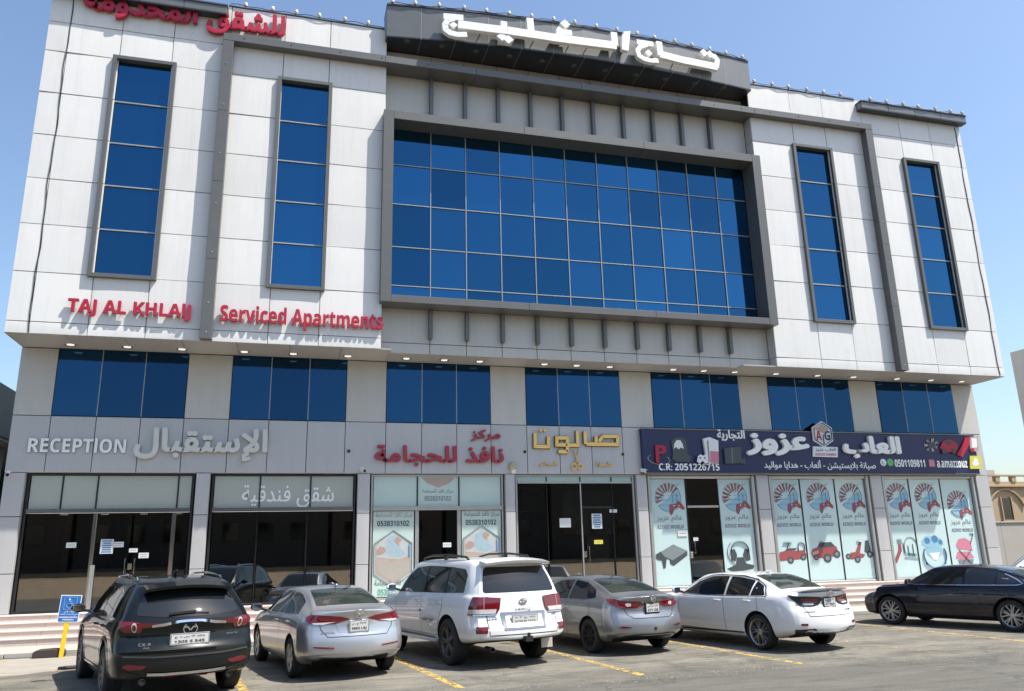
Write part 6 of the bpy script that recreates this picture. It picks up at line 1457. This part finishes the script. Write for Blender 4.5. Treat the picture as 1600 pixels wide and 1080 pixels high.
patch(c, 'rear_window', [(-.73,1.26),(.73,1.26),(.68,1.50),(.61,1.69),(-.61,1.69),(-.68,1.50)], 'rear', CM['glass'], 1, .006, .06, .07)
q = MB(); n = 14; vs = []
for k in range(n+1):
    y = -.66+1.32*k/n; e = (abs(y)/.66)**2; vs += [(c.xend+.50, y, 1.855-.05*e), (c.xend+.12+.10*e, y, 1.80-.04*e), (c.xend+.15+.10*e, y, 1.755-.04*e), (c.xend+.50, y, 1.74-.03*e)]
q.add(vs, [f_ for k in range(n) for j in range(4) for f_ in ((4*k+j, 4*k+(j+1)%4, 4*k+4+(j+1)%4, 4*k+4+j),)]+[(3,2,1,0),(4*n,4*n+1,4*n+2,4*n+3)], white2); q.build('roof_spoiler', c.root, smooth=True)
for s in (1,-1):
    t = patch(c, 'tail_light', [(-.20,1.17),(.10,1.19),(.52,1.19),(.58,1.02),(.60,.90),(-.10,.90),(-.16,.98)], 'wrap', CM['lamp'], s, .022, .02, .05)
    patch(c, 'clear_lens', [(-.11,.985),(.57,.99),(.59,.915),(-.08,.915)], 'wrap', CM['lampw'], s, .027, .01, .05, parent=t)
    seam(c, 'lamp_divider', [(.22,1.18),(.22,.92)], 'wrap', CM['lampw'], .012, s, .030, parent=t); seam(c, 'lamp_base', [(-.12,.895),(.60,.895)], 'wrap', CM['chrome'], .016, s, .022)
    patch(c, 'reflector', [(.10,.705),(.36,.705),(.36,.60),(.12,.60)], 'wrap', CM['lamp'], s, .012, .015, .05)
    patch(c, 'headlight', [(-.1,.92),(.25,.98),(.66,1.02),(.55,.90),(.1,.84)], 'wrapf', CM['inside'], s, .008, .02, .06)
    door_seams(c, 1.10, -.20, -1.16, 1.20, .48, s); mirror_part(c, 1.02, 1.26, white2, s)
    door_handle(c, -.02, 1.06, CM['chrome'], s); door_handle(c, -.98, 1.07, CM['chrome'], s)
    seam(c, 'door_moulding', [(-.84,.74),(-.22,.735)], 'side', CM['chrome'], .035, s, .018); seam(c, 'door_moulding', [(-.18,.735),(1.05,.72)], 'side', CM['chrome'], .035, s, .018)
    q = MB(); y = s*.93; q.box(-.92,1.0,min(y-s*.16,y+s*.06),max(y-s*.16,y+s*.06),.36,.42,white2); q.box(-.82,.9,min(y-s*.08,y+s*.045),max(y-s*.08,y+s*.045),.421,.43,CM['trim']); q.build('running_board', c.root, .008)
    q = MB(); q.tube([(-1.70,s*.64,1.80),(-1.60,s*.65,1.87),(-.9,s*.66,1.915),(0,s*.655,1.91),(.38,s*.64,1.86),(.46,s*.63,1.80)], .022, CM['trim'], 8); q.bar((-.72,s*.655,1.82),(-.72,s*.66,1.91),.09,.05,CM['trim']); q.build('roof_rail', c.root, smooth=True)
h, nn = caster(c, 'side', 1)(-.13, .90); B('door_sticker', c.root, -.17, -.11, h.y+.004, h.y+.008, .86, .91, M['blue_sign'])
patch(c, 'number_recess', [(-.46,.93),(.46,.93),(.42,.64),(-.42,.64)], 'rear', CM['alloy'], 1, .006, .03, .08); patch(c, 'number_surround', [(-.37,.87),(.37,.87),(.37,.67),(-.37,.67)], 'rear', white2, 1, .012, .02, .08)
plate(c, .0, .80, .50, .12, ('١١١١ ح ٣ ١١', '1113 N 1111')); emblem(c, 0, 1.10, .065, 'L'); rear_text(c, 'LEXUS', .16, -.16, .965, .99, CM['chrome']); rear_text(c, 'LX 570', .70, .52, .815, .85, CM['chrome']); rear_text(c, 'V8', -.60, -.68, .84, .87, CM['chrome'])
seam(c, 'shut_line', [(.70,.90),(.68,.56),(-.68,.56),(-.70,.90)], 'rear', None, .014)
patch(c, 'rear_valance', [(-.84,.46),(.84,.46),(.78,.36),(-.78,.36)], 'rear', CM['trim'], 1, .014, .02, .07)
q = MB(); hx, _ = caster(c, 'rear')(0, .5); q.box(hx.x-.10,hx.x+.02,-.07,.07,.44,.53,CM['trim']); q.lathe([(0,.11),(.03,.10),(.033,.07),(.018,.04),(.018,0)], (hx.x-.08,-.0,.48), 'z', CM['trim'], 12); q.build('tow_hitch', c.root)
q = MB(); q.lathe([(.045,.25),(.045,0),(.038,0),(.036,.2)], (c.xend+.10, .62, .33), 'x', CM['disc'], 14); q.build('exhaust', c.root, smooth=True)
B('mudflap', c.root, c.axles[1]-.50, c.axles[1]-.48, -.96, -.72, .22, .48, CM['lampw'])
place(c, 'parked_suv', 'big white SUV with black roof rails parked in the middle of the row', 3.72, 17.8, 14, 'SUV', 1.075)

# ============================================================ STREET THINGS
t = empty('disabled_parking_sign', (-4.87, 21.24, 0)); tag(t, 'blue disabled parking sign on a leaning yellow post by the kerb', 'sign'); t.rotation_euler = (0, R(3), R(6))
q = MB(); q.box(-.045,.045,-.03,.03,0,.80,M['yellow']); q.box(.046,.075,-.02,.02,.60,.66,M['yellow']); q.build('post', t, .004)
p = empty('sign_plate', (.02,-.036,.76), 0, t); p.scale = (.76, 1, .82)
B('backing_plate', p, -.285, .285, 0, .004, 0, .73, M['white_paint'])
q = MB(); q.prism(rounded([(-.265,.02),(.265,.02),(.265,.71),(-.265,.71)], .02), -.003, -.001, M['blue_sign']); q.build('blue_field', p)
q = MB(); fr_ = rounded([(-.17,.34),(.17,.34),(.17,.67),(-.17,.67)], .03)
for a, b in zip(fr_, fr_[1:]+fr_[:1]): q.bar((a[0],-.005,a[1]),(b[0],-.005,b[1]),.003,.012,M['white_paint'],(0,1,0))
q.build('symbol_frame', p)
q = MB(); ring(q, -.025, .44, .068, .02, M['white_paint'], 100, 400, -.007, 20)
q.prism(circle(-.035,.615,.024,12), -.009, -.006, M['white_paint']); q.bar((-.03,-.0085,.585),(-.015,-.0085,.50),.003,.028,M['white_paint'],(0,1,0)); q.bar((-.02,-.010,.555),(.045,-.010,.548),.003,.016,M['white_paint'],(0,1,0))
q.bar((-.02,-.0105,.50),(.055,-.0105,.495),.003,.022,M['white_paint'],(0,1,0)); q.bar((.052,-.012,.50),(.09,-.012,.415),.003,.020,M['white_paint'],(0,1,0)); q.bar((.085,-.0135,.415),(.13,-.0135,.43),.003,.018,M['white_paint'],(0,1,0)); q.build('wheelchair_symbol', p)
text('موقف خاص', -.14, .15, .255, .315, -.004, .003, M['white_paint'], .012, p); text('بذوي الاحتياجات الخاصة', -.23, .23, .18, .235, -.004, .003, M['white_paint'], .012, p)
text('HANDICAPPED', -.24, .24, .115, .155, -.004, .003, M['white_paint'], .02, p); text('PARKING', -.15, .15, .05, .09, -.004, .003, M['white_paint'], .02, p)
q = MB(); q.prism(rounded([(-.32,.0),(.32,.0),(.33,.10),(.30,.17),(.1,.195),(-.25,.18),(-.33,.12)], .05), -.12, .12, mat('brown_rubber', (.045,.032,.030), .7, noise=.3, nscale=6))
o = q.build('kerb_block', None, .02, loc=(-5.14,21.36,0)); tag(o, 'dark brown rubber block lying in the kerb left of the yellow sign post', 'block')
q = MB(); q.tube([(-4.35,18.9,.02),(-4.2,18.85,.035),(-4.0,18.95,.03)], .035, M['black'], 8); o = q.build('rubbish_scrap'); tag(o, 'small black scrap lying on the ground beside the dark SUV', 'litter')

# neighbouring buildings
nb = empty('concrete_canopy_building', (-13, 33, 0)); tag(nb, 'plain grey concrete canopy beyond the left corner of the main building', 'building')
def NB(e, name, x0, x1, y0, y1, z0, z1, m, bev=0): return B(name, e, x0-e.location.x, x1-e.location.x, y0-e.location.y, y1-e.location.y, z0, z1, m, bev)
NB(nb, 'canopy_slab', -22, -10, 26, 44, 6.5, 8.27, mat('grey_render', (.30,.30,.285), .8, noise=.3, nscale=1.2)); NB(nb, 'soffit_board', -21.9, -10.1, 26.1, 43.9, 6.40, 6.495, M['soffit'])
for yy in (28, 34, 42): NB(nb, 'column', -11.2, -10.7, yy, yy+.5, 0, 6.39, M['concrete'])
NB(nb, 'back_wall', -22, -21.7, 26, 44, 0, 6.39, mat('green_hoarding', (.01,.06,.03), .6)); NB(nb, 'green_wall', -21.69, -11.3, 43.0, 43.3, 0, 6.39, bpy.data.materials['green_hoarding'])
nb = empty('grey_block_building', (36, 20, 0)); tag(nb, 'plain grey building edge entering at the right side of the photograph', 'building')
NB(nb, 'wall', 30, 44, 21, 26.35, 5.2, 10.0, mat('grey_cladding', (.36,.36,.35), .5, noise=.1)); NB(nb, 'lower_wall', 33.5, 44, 21.2, 26.1, 0, 5.19, M['concrete'])
fw = empty('boundary_wall', (50, 44, 0)); tag(fw, 'long cream boundary wall behind the parked cars at the right', 'wall')
for k in range(10): x = 33+4.5*k; NB(fw, 'wall_bay', x+.01, x+4.49, 44, 44.25, 0, 3.22, M['cream_wall']); NB(fw, 'coping', x+.01, x+4.49, 43.93, 44.32, 3.225, 3.32, M['cream_wall'], .01)
vl = empty('beige_villa', (66, 62, 0)); tag(vl, 'beige stone villa with an arched window above the boundary wall', 'villa')
NB(vl, 'wall', 58, 82, 60, 72, 0, 7.4, M['stone']); 
for k in range(13): NB(vl, 'parapet_pier', 58+1.9*k, 58.5+1.9*k, 59.9, 60.3, 7.403, 7.9, M['stone'])
NB(vl, 'parapet_rail', 58, 82, 59.85, 60.35, 7.905, 8.05, M['stone']); NB(vl, 'cornice', 57.8, 82.2, 59.7, 59.995, 6.9, 7.1, M['stone'], .02)
for x in (59.0, 63.9, 68.8, 74):
    w_ = NB(vl, 'window', x, x+1.1, 59.93, 60.05, 4.0, 5.9, CM['glass']); 
    NB(vl, 'window_frame', x-.12, x, 59.85, 60.04, 3.9, 6.0, M['stone']); NB(vl, 'window_frame', x+1.1, x+1.22, 59.85, 60.04, 3.9, 6.0, M['stone']); NB(vl, 'sill', x-.2, x+1.3, 59.8, 60.04, 3.75, 3.89, M['stone'])
q = MB(); pts = circle(0, 0, 2.1, 16, 15, 165)
for a, b in zip(pts[:-1], pts[1:]): q.bar((a[0],0,a[1]),(b[0],0,b[1]),.14,.22,M['stone'],(0,1,0))
q.build('arch', vl, loc=(64.45-66, 59.92-62, 4.6)); NB(vl, 'balcony', 60.6, 62.3, 59.2, 59.95, 5.3, 5.5, M['stone'])
rt = NB(vl, 'rooftop_unit', 60.5, 62.5, 63, 65, 7.41, 8.9, M['panel_gray']); NB(vl, 'rooftop_unit', 66, 67, 63, 65, 7.41, 8.8, M['concrete'])
# the other side of the street, seen only in the mirrored glass
q = MB(); nx, ny = 60, 16; vs = []; rr_ = random.Random(3)  # unseen earth bank, added and sloped to catch sun that the shop glass mirrors
for j in range(ny+1):
    for i in range(nx+1):
        x = -50+2.0*i; y = -6-1.3*j; t_ = j/ny; z = .02+.75*t_*t_*(3-2*t_)+(rr_.uniform(-.12,.12) if 0 < j else -.05); vs.append((x-8, y+16, z))
q.add(vs, [(j*(nx+1)+i+1, j*(nx+1)+i, (j+1)*(nx+1)+i, (j+1)*(nx+1)+i+1) for j in range(ny) for i in range(nx)], mat('sandy_earth', (.27,.20,.13), .95, noise=.9, nscale=1.6, bump=.8, bscale=6))
o = q.build('added_sand_bank', loc=(8,-16,0)); tag(o, kind='structure')
ow = empty('street_boundary_wall', (8, -28, 0)); tag(ow, 'rough sand coloured boundary wall across the street, seen reflected in the shop glass', 'wall')
for k in range(16): x = -36+5.5*k; NB(ow, 'wall_bay', x+.01, x+5.49, -28.2, -28, 0, 1.2, M['stone'])
ob = empty('opposite_building', (8, -30, 0)); tag(ob, 'dark brown flat building across the street, seen only reflected in the shop glass', 'building')
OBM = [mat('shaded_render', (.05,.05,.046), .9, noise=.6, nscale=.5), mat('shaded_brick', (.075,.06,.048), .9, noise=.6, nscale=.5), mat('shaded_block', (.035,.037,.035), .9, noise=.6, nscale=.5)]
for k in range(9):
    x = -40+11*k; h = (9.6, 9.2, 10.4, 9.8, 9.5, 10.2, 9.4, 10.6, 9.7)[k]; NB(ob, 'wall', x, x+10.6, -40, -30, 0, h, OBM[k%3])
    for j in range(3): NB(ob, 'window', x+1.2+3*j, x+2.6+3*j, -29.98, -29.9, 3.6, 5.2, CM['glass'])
